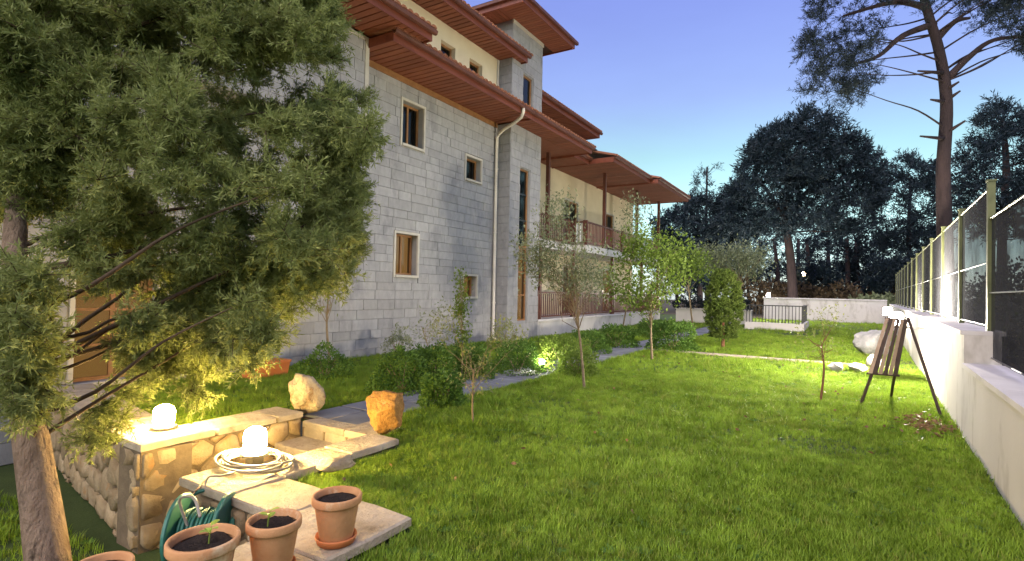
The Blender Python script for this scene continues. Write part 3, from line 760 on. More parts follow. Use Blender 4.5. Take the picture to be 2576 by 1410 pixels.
# ------------------------------------------------------------------ garden wall and fence on the right
def wall_strip(mb, y0, y1, off0, off1, z0, z1):
    p = [(XW(y0)+off0,y0),(XW(y0)+off1,y0),(XW(y1)+off1,y1),(XW(y1)+off0,y1)]
    mb.add([(*q,z0) for q in p] + [(*q,z1) for q in p], [(0,3,2,1),(4,5,6,7),(0,1,5,4),(1,2,6,5),(2,3,7,6),(3,0,4,7)]); return mb
YS = 8.2
gw = empty('garden_wall', (1.2, 8, 0), 'white rendered garden wall with a stepped top carrying the mesh fence', 'wall')
wall_strip(MB(), -4, YS, 0, .34, -.2, .82).build('low_section', M['white'], gw)
wall_strip(MB(), YS+.002, 40.3, .003, .34, -.2, 1.19).build('tall_section', M['white'], gw)
y = -4
while y < YS - .1:
    l = min(1.1, YS - y); wall_strip(MB(), y+.004, y+l-.004, -.03, .38, .822, .87).build('coping_stone', M['coping'], gw); y += l
y = YS
while y < 40:
    l = min(1.4, 40.3 - y); wall_strip(MB(), y+.004, y+l-.004, -.03, .38, 1.192, 1.24).build('coping_stone', M['coping'], gw); y += l
fe = empty('mesh_fence', (1.5, 8, .86), 'dark mesh fence on olive green steel posts along the garden wall', 'fence')
FX = .26
py = [-1.65 + 2.5*k + 2.5*0 for k in range(0, 17)]     # a post stands just before the step
for i, yy in enumerate(py):
    low = yy < YS
    z0, z1 = (.87, 2.82) if low else (1.24, 3.0)
    MB().box(XW(yy)+FX-.035, XW(yy)+FX+.035, yy-.035, yy+.035, z0, z1).build('post', M['metal'], fe)
    MB().box(XW(yy)+FX-.045, XW(yy)+FX+.045, yy-.045, yy+.045, z1+.001, z1+.02).build('post_cap', M['metal'], fe)
    if i + 1 < len(py):
        y2 = py[i+1]; za, zb = (.92, 2.56) if low else (1.28, 2.92)
        pn = MB(); pn.quad((XW(yy)+FX,yy+.036,za),(XW(y2)+FX,y2-.036,za),(XW(y2)+FX,y2-.036,zb),(XW(yy)+FX,yy+.036,zb)); pno = pn.build('mesh_panel', M['net'], fe)
        for zz in (za+.02, (za+zb)/2 - .05, zb):
            MB().tube([(XW(yy)+FX-.012,yy+.036,zz),(XW(y2)+FX-.012,y2-.036,zz)], .008 if zz < zb else .012, 5).build('wire', M['wire'] if zz < zb else M['metal'], pno)
# far cross wall
fw = empty('garden_wall', (-1, 40, 0), 'low white wall closing the far end of the garden under the pines', 'wall')
MB().box(-4.6, 2.3, 40.35, 40.65, -.2, 1.42).build('render', M['white'], fw); MB().box(-4.66, 2.3, 40.3, 40.7, 1.422, 1.5).build('coping_stone', M['coping'], fw)
# white railing on a plinth
rl = empty('white_railing', (-2.6, 28, 0), 'pale picket railing on a low white plinth across the far lawn', 'railing')
MB().box(-4.0, -1.5, 27.9, 28.12, -.1, .34).build('plinth', M['white'], rl); MB().box(-1.72, -1.5, 28.13, 32, -.1, .34).build('plinth', M['white'], rl)
rb = MB().box(-.5,.5,-.5,.5,-.5,.5).mesh('baluster', M['black'])
MB().box(-4.0, -1.55, 27.98, 28.04, 1.12, 1.17).build('top_rail', M['black'], rl); MB().box(-1.64, -1.58, 28.05, 32, 1.12, 1.17).build('top_rail', M['black'], rl)
x = -3.95
while x < -1.6:
    o = link('baluster', rb, rl); o.location = (x, 28.01, .73); o.scale = (.03,.03,.78); x += .14
y = 28.2
while y < 32:
    o = link('baluster', rb, rl); o.location = (-1.61, y, .73); o.scale = (.03,.03,.78); y += .2
pl = empty('planter_wall', (-6, 30, 0), 'low white wall topped by a dark clipped hedge at the end of the slate path', 'wall')
MB().box(-8.2, -4.2, 31.5, 31.8, -.1, .75).build('render', M['white'], pl); MB().box(-8.25, -4.15, 31.45, 31.85, .752, .82).build('coping_stone', M['coping'], pl)

# ------------------------------------------------------------------ lamps
def lamp(loc, gm, label, r=.085, h=.2, name='wall_lamp', group=None, bracket=None):
    e = empty(name, loc, label, 'lamp', group); x, y, z = loc
    MB().lathe([(0,0),(r*1.25,0),(r*1.25,.025),(r*.8,.04),(r*.8,.05),(0,.05)], loc, 16).build('base', M['black'], e, False)
    MB().lathe([(0,.052),(r*.9,.055),(r,.08),(r,h-.05),(r*.85,h-.01),(r*.4,h+.015),(0,h+.02)], loc, 16).build('globe', gm, e, True)
    MB().lathe([(r*1.01,h*.55-.006),(r*1.05,h*.55-.006),(r*1.05,h*.55+.006),(r*1.01,h*.55+.006)], loc, 16).build('guard_ring', M['black'], e)
    if bracket: MB().box(*bracket).build('bracket', M['black'], e)
    return e
p = G(412, 1078, .14); lamp((p.x, p.y, .145), M['globe_warm'], 'glowing warm lamp on the corner of the rubble retaining wall', .095, .22)
p = G(640, 1168, .11); L2 = p.copy(); lamp((p.x, p.y, .185), M['globe_warm'], 'glowing warm lamp inside the coiled cream hose', .09, .22, bracket=(p.x-.05, p.x+.05, p.y-.05, p.y+.05, .10, .186))
for yy, lb in ((13.0, 'blazing white lamp on the garden wall behind the slatted easel'), (20.0, 'blazing white lamp on the garden wall further along from the easel')):
    X = XW(yy); lamp((X-.50, yy, 1.06), M['globe_white'] if yy < 15 else M['globe_white2'], lb, .115, .26, bracket=(X-.53, X-.02, yy-.02, yy+.02, 1.02, 1.058))
p = AT(1930, 752, 36.4); lamp((-4.35, 40.5, 1.502), M['globe_far'], 'white lamp on the end of the far garden wall', .11, .26)
p = G(1362, 938); sp = empty('garden_spotlight', (p.x, p.y, 0), 'small bright spotlight among the clipped shrubs by the slate path', 'lamp')
MB().tube([(p.x,p.y,0),(p.x,p.y,.14)], .014, 8).build('stake', M['black'], sp); MB().lathe([(0,0),(.055,.0),(.06,.04),(.05,.05),(0,.05)], (p.x,p.y,.14), 12).build('housing', M['black'], sp)
MB().lathe([(0,.052),(.05,.055),(.05,.1),(.03,.125),(0,.13)], (p.x,p.y,.14), 12).build('globe', M['globe_spot'], sp, True); SPOT = p
p = AT(2021, 742, 52); sl = empty('street_lamp', (p.x, p.y, 0), 'lit street lamp on a thin post beyond the far wall', 'lamp')
MB().tube([(p.x,p.y,0),(p.x,p.y,3.6)], [.07,.05], 8).build('post', M['black'], sl); MB().lathe([(0,3.6),(.12,3.62),(.16,3.9),(.1,4.0),(0,4.02)], (p.x,p.y,0), 12).build('globe', M['globe_street'], sl, True)

# ------------------------------------------------------------------ slatted easel by the wall
LA, LB, LC = G(2165,1015), G(2240,1000), G(2368,1052)
BL, BR, TL, TR = AT(2182,938,8.05), AT(2258,944,7.85), AT(2226,800,8.0), AT(2284,806,7.75)
ez = empty('easel', ((LA+LB+LC)/3).to_tuple(), 'wooden slatted easel board on splayed legs leaning near the garden wall', 'easel')
nb = (BR-BL).cross(TL-BL).normalized()
if nb.dot(EYE - BL) < 0: nb = -nb
for k in range(6):
    a, b = k/6 + .012, (k+1)/6 - .012
    q = [BL.lerp(BR,a), BL.lerp(BR,b), TL.lerp(TR,b), TL.lerp(TR,a)]
    MB().add([v for v in q] + [v - nb*.02 for v in q], [(0,1,2,3),(7,6,5,4),(0,4,5,1),(1,5,6,2),(2,6,7,3),(3,7,4,0)]).build('slat', M['deckwood'] if k % 2 == 0 else M['darkslat'], ez)
MB().tube([BL - nb*.03 - (BR-BL)*.04, BR - nb*.03 + (BR-BL)*.06], .02, 6).build('ledge', M['darkslat'], ez)
MB().tube([TL - nb*.03, TR - nb*.03], .018, 6).build('top_rail', M['darkslat'], ez)
MB().tube([LA, BL.lerp(BR,.15) - nb*.04, TL.lerp(TR,.3) - nb*.04], .022, 6).build('leg', M['darkslat'], ez)
MB().tube([LB, BR.lerp(BL,.1) - nb*.04, TR.lerp(TL,.2) - nb*.04], .020, 6).build('leg', M['darkslat'], ez)
MB().tube([LC, TR - nb*.05 + Vector((0,0,.04))], .022, 6).build('leg', M['darkslat'], ez)

# ------------------------------------------------------------------ pots, hose, reel, planter
def pot(p, r, h, label, seed=0, plant=True, sauc=True, z=.105):
    e = empty('flower_pot', (p.x, p.y, z), label, 'flower pot', 'terracotta pots on the capping slabs'); c = (p.x, p.y, z + .02)
    prof = [(0,0),(r*.68,0),(r*.70,.01),(r*.93,h*.80),(r*.93,h*.81),(r*1.03,h*.82),(r*1.05,h*.85),(r*1.05,h*.97),(r*1.02,h),(r*.95,h),(r*.92,h*.97),(r*.88,h*.86)]
    MB().lathe(prof, c, 36).build('pot', M['terracotta'], e, True)
    if sauc: MB().lathe([(0,-.018),(r*.78,-.018),(r*.88,.015),(r*.86,.025),(r*.76,-.004),(0,-.004)], c, 32).build('saucer', M['saucer'], e, True)
    sm = MB(); rr = random.Random(seed); seg = 20; vs = [(c[0],c[1],c[2]+h*.86)]
    for k in range(4):
        R0 = r*.89*(k+1)/4
        for s in range(seg): w = 2*PI*s/seg; vs.append((c[0]+R0*math.cos(w), c[1]+R0*math.sin(w), c[2]+h*.84+rr.uniform(-.008,.012)))
    fs = [(0,1+s,1+(s+1)%seg) for s in range(seg)]
    for k in range(3): fs += [(1+k*seg+s,1+(k+1)*seg+s,1+(k+1)*seg+(s+1)%seg,1+k*seg+(s+1)%seg) for s in range(seg)]
    sm.add(vs, fs).build('soil', M['soil'], e, True)
    if plant:
        px, py_, pz = c[0] + rr.uniform(-.05,.0), c[1] + rr.uniform(-.03,.03), c[2]+h*.84
        s_ = MB().tube([(px,py_,pz),(px+.005,py_,pz+.05),(px+.012,py_+.005,pz+.085)], [.004,.003,.002], 5).build('seedling', M['seedling'], e)
        for k in range(4):
            w = k*1.7 + seed; d = Vector((math.cos(w), math.sin(w), .45)); s = Vector((-math.sin(w), math.cos(w), 0)); q = Vector((px+.01,py_,pz+.05+.012*k)); l = .055; ww = .017
            MB().add([q, q+d*l*.35+s*ww, q+d*l*.35-s*ww, q+d*l*.7+s*ww*.8+Vector((0,0,-.004)), q+d*l*.7-s*ww*.8+Vector((0,0,-.004)), q+d*l+Vector((0,0,-.014)), q+d*l*.5+Vector((0,0,-.006))],[(0,1,6),(0,6,2),(1,3,6),(2,6,4),(3,5,6),(4,6,5)]).build('leaf', M['seedling'], s_)
PZ = .105
for (x, y, r, h, lb, sd_, pn) in ((848,1242,.136,.255,'terracotta pot of bare soil on an orange saucer at the slab end',1,False),
                                 (690,1303,.130,.255,'middle terracotta pot with a tiny seedling between two larger pots',2,True),
                                 (512,1350,.152,.27,'widest terracotta pot with a seedling beside the green hose reel',3,True),
                                 (258,1416,.112,.24,'small terracotta pot showing only its rim beside the conifer trunk',4,False)):
    q = G(x, y, PZ + .02 + h); pot(q, r, h, lb, sd_, pn)
# coil of hose round the lamp, tail down to the reel
hs = empty('garden_hose', (L2.x, L2.y, .11), 'cream garden hose coiled round the lamp on the low wall', 'hose')
pts = []; turns = 10; hr = random.Random(5); ph = [hr.uniform(0,6) for _ in range(20)]; rj = [hr.uniform(.19,.30) for _ in range(20)]; oj = [(hr.gauss(.01,.045), hr.gauss(-.01,.035)) for _ in range(20)]
for i in range(turns*28 + 1):
    w = 2*PI*i/28; t = i/28
    k_ = int(t); f_ = t - k_; R0 = rj[k_]*(1-f_) + rj[k_+1]*f_ + .012*math.sin(w*2 + ph[k_]); zz = .128 + .0055*t + .018*math.sin(w + (ph[k_]*(1-f_)+ph[k_+1]*f_)) + .008*math.sin(w*.5+1)
    ox = oj[k_][0]*(1-f_) + oj[k_+1][0]*f_; oy = oj[k_][1]*(1-f_) + oj[k_+1][1]*f_
    pts.append((L2.x + ox + R0*1.2*math.cos(w+.4), L2.y + oy + R0*math.sin(w+.4)*.92, zz))
hose_r = .0088
MB().tube(pts, hose_r, 6).build('coil', M['hose'], hs, True)
reel_c = AT(512, 1290, 3.75)
q = Vector(pts[0]); tail = [q]
l0 = AT(560,1195,4.1); l1 = AT(524,1200,4.05); l2_ = AT(520,1232,4.0); l3 = AT(560,1238,4.0); l4 = AT(640,1215,4.1)
def smooth(P, n=10):
    P = [Vector(p) for p in P]; o = []
    for i in range(len(P)-1):
        p0 = P[max(i-1,0)]; p1 = P[i]; p2 = P[i+1]; p3 = P[min(i+2,len(P)-1)]
        for k in range(n):
            t = k/n; o.append(.5*((2*p1) + (-p0+p2)*t + (2*p0-5*p1+4*p2-p3)*t*t + (-p0+3*p1-3*p2+p3)*t**3))
    o.append(P[-1]); return o
MB().tube(smooth([pts[20], AT(610,1180,4.3), l0, l1, l2_, l3, l4, AT(690,1195,4.25)]), hose_r, 6).build('loose_loop', M['hose'], hs, True)
MB().tube(smooth([AT(530,1195,4.15), AT(500,1225,4.0), AT(470,1262,3.8), AT(446,1300,3.7), AT(440,1340,3.65)]), .006, 6).build('feed_hose', M['dark_wood'], hs, True)
rr_ = empty('hose_reel', (reel_c.x, reel_c.y, PIT), 'green plastic hose reel standing in the sunken yard behind the pots', 'hose reel')
ax = Vector((.80,.60,0)).normalized(); fx = Vector((-ax.y, ax.x, 0))
def disc(c, R0, t):
    mbx = MB(); n = 28; vs = []
    for s, rr0 in ((-t/2,R0*.96),(-t/2+.006,R0),(t/2-.006,R0),(t/2,R0*.96)):
        for k in range(n): w = 2*PI*k/n; vs.append(c + ax*s + fx*math.cos(w)*rr0 + Vector((0,0,1))*math.sin(w)*rr0)
    fs = [(j*n+k, j*n+(k+1)%n, (j+1)*n+(k+1)%n, (j+1)*n+k) for j in range(3) for k in range(n)] + [tuple(range(n))[::-1], tuple(range(3*n,4*n))]
    return mbx.add(vs, fs)
rc = Vector((reel_c.x, reel_c.y, -.10))
for s in (-.15, .15): disc(rc + ax*s, .24, .03).build('side_disc', M['teal'], rr_)
disc(rc, .10, .26).build('drum', M['teal'], rr_)
for s in (-.19, .19):
    MB().tube([rc + ax*s + fx*.28 + Vector((0,0,PIT-.02-.0)), rc + ax*s + Vector((0,0,.05)), rc + ax*s - fx*.28 + Vector((0,0,PIT-.02))], .018, 8).build('leg', M['teal'], rr_)
MB().tube(smooth([rc+ax*-.19+Vector((0,0,.05)), rc+ax*-.17+fx*.22+Vector((0,0,.16)), rc+fx*.27+Vector((0,0,.18)), rc+ax*.17+fx*.22+Vector((0,0,.16)), rc+ax*.19+Vector((0,0,.05))]), .014, 8).build('handle', M['teal'], rr_, True)
hw = MB()
for k in range(9):
    n = 24; c = rc + ax*(-.11 + .0275*k); hw.tube([c + fx*math.cos(2*PI*i/n)*(.125+.01*(k%2)) + Vector((0,0,1))*math.sin(2*PI*i/n)*(.125+.01*(k%2)) for i in range(n+1)], .011, 6, False)
hw.build('wound_hose', M['teal'], rr_, True)
MB().tube(smooth([rc+ax*-.05+fx*-.1+Vector((0,0,.05)), AT(452,1262,3.6), AT(470,1248,3.55), AT(490,1256,3.5), AT(503,1300,3.45)]), .010, 6).build('hose_tail', M['hose'], rr_, True)
# rectangular planter by the facade
p = G(667, 950); tp = empty('planter', (p.x, p.y, 0), 'orange terracotta rectangular planter on the lawn below the stone facade', 'planter')
w2, l2, h2 = .17, .36, .30
def trough(mb, a, b, z0, a2, b2, z1, t=.025):
    vs = [(-a,-b,z0),(a,-b,z0),(a,b,z0),(-a,b,z0),(-a2,-b2,z1),(a2,-b2,z1),(a2,b2,z1),(-a2,b2,z1),(-a2+t,-b2+t,z1),(a2-t,-b2+t,z1),(a2-t,b2-t,z1),(-a2+t,b2-t,z1),(-a2+t,-b2+t,z1-.05),(a2-t,-b2+t,z1-.05),(a2-t,b2-t,z1-.05),(-a2+t,b2-t,z1-.05)]
    fs = [(0,3,2,1)]
    for b_ in (0,4,8): fs += [(b_+k, b_+(k+1)%4, b_+4+(k+1)%4, b_+4+k) for k in range(4)]
    return mb.add([(p.x+v[0], p.y+v[1], v[2]) for v in vs], fs)
trough(MB(), w2*.85, l2*.9, 0, w2, l2, h2*.85).build('trough', M['saucer'], tp)
r_ = MB(); r_.box(p.x-w2-.015,p.x-w2+.012,p.y-l2-.015,p.y+l2+.015,h2*.85+.001,h2); r_.box(p.x+w2-.012,p.x+w2+.015,p.y-l2-.015,p.y+l2+.015,h2*.85+.001,h2); r_.box(p.x-w2+.013,p.x+w2-.013,p.y-l2-.015,p.y-l2+.012,h2*.85+.001,h2-.001); r_.box(p.x-w2+.013,p.x+w2-.013,p.y+l2-.012,p.y+l2+.015,h2*.85+.001,h2-.001); r_.build('rim', M['saucer'], tp)
MB().quad((p.x-w2+.03,p.y-l2+.03,h2*.8),(p.x+w2-.03,p.y-l2+.03,h2*.8),(p.x+w2-.03,p.y+l2-.03,h2*.8),(p.x-w2+.03,p.y+l2-.03,h2*.8)).build('soil', M['soil'], tp)

# ------------------------------------------------------------------ the big soft conifer in the yard
tb = AT(135, 1410, 3.35)
trunk_px = [(120,1400,3.3),(100,1250,3.35),(75,1080,3.42),(58,930,3.5),(40,760,3.6),(40,560,3.75),(70,330,3.9),(110,80,4.1),(150,-200,4.3),(170,-420,4.5)]
tp_ = [AT(*q) for q in trunk_px]; d0 = (tp_[0]-tp_[1]).normalized()
base = tp_[0] + d0 * ((tp_[0].z - PIT + .1) / -d0.z)
path_ = smooth([base] + tp_, 5)
rad = [max(.03, .124 - .095*(i/(len(path_)-1))**.9) for i in range(len(path_))]
cf = empty('conifer_tree', (base.x, base.y, PIT), 'large soft needled conifer leaning over the sunken yard with a bare grey brown trunk', 'tree')
MB().tube(path_, rad, 14).build('trunk', M['bark'], cf, True)
crown = [(-260,-220),(300,-260),(700,-200),(800,-60),(825,30),(800,120),(815,180),(850,260),(885,340),(850,400),(840,470),(865,520),(875,600),(825,670),(755,720),(695,760),(670,840),(680,890),(640,930),(560,900),(470,990),(370,980),(330,890),(270,880),(300,760),(230,700),(200,600),(120,540),(30,560),(-50,600),(-260,560)]
hl = [(665,935,70,55),(650,30,40,55),(335,350,26,34),(350,775,40,45),(560,640,16,16),(455,770,25,28),(20,120,20,70),(60,330,30,20),(470,240,26,22),(235,440,28,24)]
sprays = poly_points(crown, 185, 4.3, 1.1, hl) + poly_points([(480,690),(860,560),(890,600),(850,660),(760,710),(690,760),(650,830),(620,880),(540,880),(450,940),(370,940),(390,820)], 46, 4.4, .7, [(455,770,25,28),(665,925,70,60)]) + poly_points([(840,240),(905,330),(870,420),(890,520),(820,560),(780,420)], 14, 4.5, .4) + poly_points([(300,-120),(780,-120),(800,60),(760,160),(620,140),(400,60)], 34, 4.4, .8, [(650,30,40,55)]) + poly_points([(-100,-100),(330,-100),(420,120),(300,300),(-100,420)], 34, 4.0, .6, hl)
pts = []
for c_ in sprays:                                # fluffy sprays of close-set twigs with darker gaps between
    for _ in range(6):
        v_ = Vector((random.gauss(0,1), random.gauss(0,1), random.gauss(0,.8))); pts.append(c_ + v_ * .085)
pts += poly_points(crown, 240, 4.9, .7, hl)
pts += poly_points([(-120,660),(60,650),(170,690),(150,790),(110,850),(60,900),(-120,900)], 40, 3.15, .35)
pts += poly_points([(0,880),(80,880),(112,960),(118,1020),(60,1055),(10,1000)], 16, 3.05, .15)
pts += poly_points([(800,160),(890,330),(900,430),(885,620),(830,680),(760,560),(760,300)], 26, 4.6, .5)
pts += poly_points([(330,940),(400,960),(260,1100),(215,1120),(240,1010)], 10, 4.0, .2)
C = np.array([tuple(p) for p in pts])
axis = np.array(tuple(AT(250, 320, 4.25)))
V1, tw1 = needle_clumps(C, axis, 14, .19, 36, 0.050, .0040, up=.15, outw=.5)
link('crown', quads_mesh('crown', V1, M['conifer']), cf)
bm2 = MB()
for p in random.sample(pts, 26):
    i0 = min(range(len(path_)), key=lambda i: (path_[i] - (p + Vector((0,0,-.5)))).length)
    i0 = max(14, min(len(path_)-2, i0 + random.randint(-4, 4)))
    a = path_[i0]; L_ = (p-a).length
    q_ = smooth(wig(a, p, 4, .05), 4); bm2.tube(q_, [min(.022,.008+.007*L_)*(1-.85*k/(len(q_)-1)) for k in range(len(q_))], 5, False)
for k in range(0, len(tw1), 3):
    a, b = tw1[k]; bm2.tube([a, b], [.0035,.0015], 3, False)
for a, b in (((70,960,3.5),(270,830,3.75)),((60,900,3.5),(330,790,3.9)),((45,700,3.62),(265,645,3.85)),((40,620,3.7),(190,572,3.9)),((80,920,3.5),(420,640,4.1))):
    bm2.tube(wig(AT(*a), AT(*b), 6, .03), [.02,.018,.015,.012,.010,.007], 6, False)
bm2.build('branches', M['branch'], cf, True)

# ------------------------------------------------------------------ broadleaf trees, saplings, shrubs
def leaf_quads(centers, n, spread, l, w, up=.2):
    c = np.asarray(centers, float); k = len(c)
    p = np.repeat(c, n, axis=0) + rng.normal(size=(k*n,3)) * spread
    d = unit(rdir(k*n) + np.array([0,0,up])); s = unit(np.cross(d, rdir(k*n)*.4 + np.array([0,0,1.])))
    return blades(p, d, l * rng.uniform(.6,1.2,k*n), w * rng.uniform(.7,1.2,k*n), s)
def ell(c, r, n):
    d = rdir(n) * (rng.uniform(.15,1,(n,1)) ** (1/2.2)); return np.asarray(c) + d * np.asarray(r)
def small_tree(name, label, base, bend, top, ells, nb, nl, l, w, m, bark, spread=.09, r0=.03, group=None, extra=None, cat='tree'):
    """thin trunk from base through bend to top; crown of leaves at branch tips inside the ellipsoids"""
    base = Vector(base); top = Vector(top); e = empty(name, base.to_tuple(), label, cat, group)
    tr = smooth([base + Vector((0,0,-.05)), Vector(bend), top], 6)
    MB().tube(tr, [r0*(1-.6*i/(len(tr)-1)) for i in range(len(tr))], 7).build('trunk', bark, e, True)
    tips = np.concatenate([ell(c, r, max(2, int(nb*f))) for c, r, f in ells])
    br = MB()
    for t in tips[::3]:
        a = tr[random.randint(int(len(tr)*.6), len(tr)-1)]
        br.tube(wig(a, Vector(t), 5, .09), [r0*.26, r0*.2, r0*.15, r0*.1, r0*.05], 4, False)
    br.build('branches', bark, e)
    V_ = leaf_quads(tips, int(nl*(1.0 if m is M['olive'] else 1.15)), spread*1.15, l*1.1, w*1.1)
    link('crown', quads_mesh('crown', V_, m), e); return e
def V3(x, y, d): return tuple(AT(x, y, d))
# thin staked tree by the facade
b_ = G(835, 938); small_tree('sapling', 'thin trunked young tree at the foot of the stone facade behind the boulders', b_, AT(822,830,10.2), AT(826,740,10.2), [(V3(820,690,10.2),(.55,.55,.45),1)], 26, 34, .07, .018, M['olive'], M['twig'], .12)
# sparse yellow stemmed shrub
b_ = G(1190, 1072); small_tree('shrub', 'sparse shrub with pale yellow stems on the lawn beside the slate path', b_, AT(1188,1010,6.3), AT(1192,930,6.3), [(V3(1190,930,6.3),(.28,.28,.28),.5),(V3(1270,840,6.5),(.28,.25,.2),.4),(V3(1120,830,6.2),(.2,.2,.25),.25)], 44, 12, .05, .010, M['yellowgreen'], M['twig'], .05, .016, cat='shrub')
b_ = G(1160, 960); small_tree('sapling', 'slim upright sapling standing before the small lit window of the facade', b_, AT(1162,860,8.8), AT(1158,700,8.8), [(V3(1160,740,8.8),(.07,.07,.5),1),(V3(1165,860,8.8),(.09,.09,.4),.7)], 30, 20, .06, .014, M['fresh'], M['twig'], .05, .012)
b_ = G(1110, 950); small_tree('sapling', 'low arching sapling with dark twigs in front of the facade base', b_, AT(1080,880,9.0), AT(1060,820,9.0), [(V3(1080,830,9.0),(.4,.4,.25),1),(V3(1130,790,9),(.25,.25,.2),.5)], 24, 14, .055, .013, M['olive'], M['twig'], .06, .012)
# olive tree before the tower, bright tree before the terraces
b_ = G(1470, 978); small_tree('young_tree', 'young grey green olive tree with leaning thin trunk in front of the stair tower', b_, AT(1458,850,8.95), AT(1438,740,8.9), [(V3(1420,660,8.9),(.62,.6,.5),1),(V3(1350,640,8.9),(.38,.38,.4),.4),(V3(1400,560,8.9),(.35,.35,.4),.35),(V3(1490,700,8.9),(.3,.3,.3),.3)], 70, 34, .065, .014, M['olive'], M['twig'], .10, .026)
b_ = G(1640, 902); small_tree('young_tree', 'young bright green leafy tree on the lawn in front of the timber balconies', b_, AT(1637,840,13.2), AT(1636,760,13.2), [(V3(1625,700,13.2),(.95,.9,.75),1),(V3(1600,620,13.2),(.5,.5,.45),.3),(V3(1680,640,13.4),(.5,.5,.5),.3)], 64, 44, .09, .026, M['fresh'], M['twig'], .14, .035)
b_ = G(1560, 850); small_tree('young_tree', 'tall slender pale leaved tree rising in front of the upper balcony', b_, AT(1580,740,17.5), AT(1588,600,17.5), [(V3(1592,560,17.5),(.5,.5,.9),1)], 34, 30, .09, .024, M['olive'], M['twig'], .14, .03)
b_ = G(1745, 838); small_tree('young_tree', 'young tree with a light green crown at the far corner of the building', b_, AT(1735,760,21), AT(1730,700,21), [(V3(1730,660,21),(.9,.9,.5),1)], 34, 40, .13, .035, M['fresh'], M['twig'], .2, .04)
b_ = G(1866, 815); small_tree('olive_tree', 'silvery olive tree behind the columnar cypress shrub', b_, AT(1864,740,27), AT(1862,700,27), [(V3(1860,660,27),(1.3,1.2,.8),1),(V3(1790,650,27),(.8,.8,.6),.4)], 60, 60, .14, .03, M['olive'], M['twig'], .24, .07)
# reddish leafless shrub on the lawn
b_ = G(2062, 1012); small_tree('shrub', 'small reddish stemmed shrub with few leaves alone on the open lawn', b_, AT(2072,930,8.15), AT(2066,870,8.15), [(V3(2060,850,8.15),(.35,.3,.42),1),(V3(2100,800,8.2),(.25,.22,.2),.5)], 30, 7, .045, .012, M['yellowgreen'], M['redtwig'], .05, .02, cat='shrub')
# columnar cypress shrub
b_ = G(1818, 874); cs = empty('cypress_shrub', b_.to_tuple(), 'columnar green cypress shrub standing on the lawn beyond the slate path', 'shrub')
dd = (b_ - EYE).dot(RC @ Vector((0,0,-1)))
MB().tube([b_, b_ + Vector((0,0,.9))], [.06,.03], 8).build('trunk', M['redtwig'], cs)
cp = []
while len(cp) < 800:
    t = random.random(); R0 = .56 * (math.sin(PI*min(1, .12+.85*t)**1.1) ** .5) * math.sqrt(random.uniform(.15,1)); w = random.uniform(0,2*PI); cp.append((b_.x + R0*math.cos(w), b_.y + R0*math.sin(w), .28 + 2.0*t))
V_, _ = needle_clumps(cp, np.array([b_.x,b_.y,.6]), 6, .13, 14, .05, .009, up=1.1, outw=.3); link('crown', quads_mesh('crown', V_, M['cypress']), cs)
# rounded shrubs along the path
def bush(loc, r, h, label, m=M['box'], n=2600, l=.05, w=.016, group='clipped shrubs along the slate path'):
    e = empty('shrub', loc, label, 'shrub', group); x, y, z = loc; r *= 1.1; h *= 1.1; n = int(n*1.4)
    d = rdir(n); d[:,2] = np.abs(d[:,2]); k = rng.uniform(.55,1.0,(n,1))**.4
    lump = 1 + .16*np.sin(d[:,:1]*5+x*7) * np.sin(d[:,1:2]*6+y*5) + .12*np.sin(d[:,2:3]*9+x)
    p = d * k * lump * np.array([r, r, h]) + np.array([x,y,z+.02])
    dr = unit(d*.7 + rdir(n)*.8); V_ = blades(p, dr, l*rng.uniform(.6,1.25,n), w*rng.uniform(.7,1.2,n))
    link('crown', quads_mesh('crown', V_, m), e)
    st_ = MB()
    for k in range(6): w_ = k*1.05; st_.tube([(x,y,z-.03),(x+.3*r*math.cos(w_),y+.3*r*math.sin(w_),z+h*.4),(x+.6*r*math.cos(w_),y+.6*r*math.sin(w_),z+h*.7)], [.012,.008,.004], 5, False)
    st_.build('stems', M['twig'], e)
def gx(x, y): q = G(x, y); return (q.x, q.y, 0)
bush(gx(1010,985), .42, .55, 'dark rounded shrub beside the start of the slate path, next to the boulders')
bush(gx(1090,975), .40, .58, 'rounded shrub behind the yellow stemmed shrub at the path edge')
bush(gx(1110,1020), .26, .40, 'low leafy shrub at the foot of the yellow stemmed shrub')
bush(gx(1180,950), .40, .50, 'leafy shrub at the foot of the slim upright sapling')
bush(gx(1300,938), .46, .55, 'rounded dark green shrub just left of the garden spotlight')
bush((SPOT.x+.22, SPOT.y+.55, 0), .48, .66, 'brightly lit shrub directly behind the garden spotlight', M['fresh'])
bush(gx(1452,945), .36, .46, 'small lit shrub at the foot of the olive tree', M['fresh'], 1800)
bush(gx(1480,888), .50, .50, 'rounded shrub below the terrace plinth, behind the olive tree')
bush(gx(1550,872), .55, .55, 'wide rounded shrub below the terrace railing', n=2400, l=.06, w=.02)
bush(gx(1690,880), .62, .80, 'dense dark shrub beside the bright green young tree', n=2800, l=.07, w=.022)
bush(gx(1640,850), .60, .55, 'low shrub at the terrace corner behind the bright green tree', n=2200, l=.07, w=.022)
bush(gx(1270,880), .45, .6, 'pale twiggy shrub at the foot of the downpipe', M['yellowgreen'], 900, .06, .012)
bush(gx(1000,900), .30, .62, 'small bush against the stone facade', M['olive'], 900, .05, .012)
bush((-7.6,6.3,0), .4, .5, 'leafy bush beside the orange planter', M['box'], 1400)
for k in range(5): bush((-7.9+.8*k, 31.65, .80), .45, .55, 'dark hedge clump on the low white wall at the path end', M['pine'], 700, .1, .03, 'hedge on the white wall')

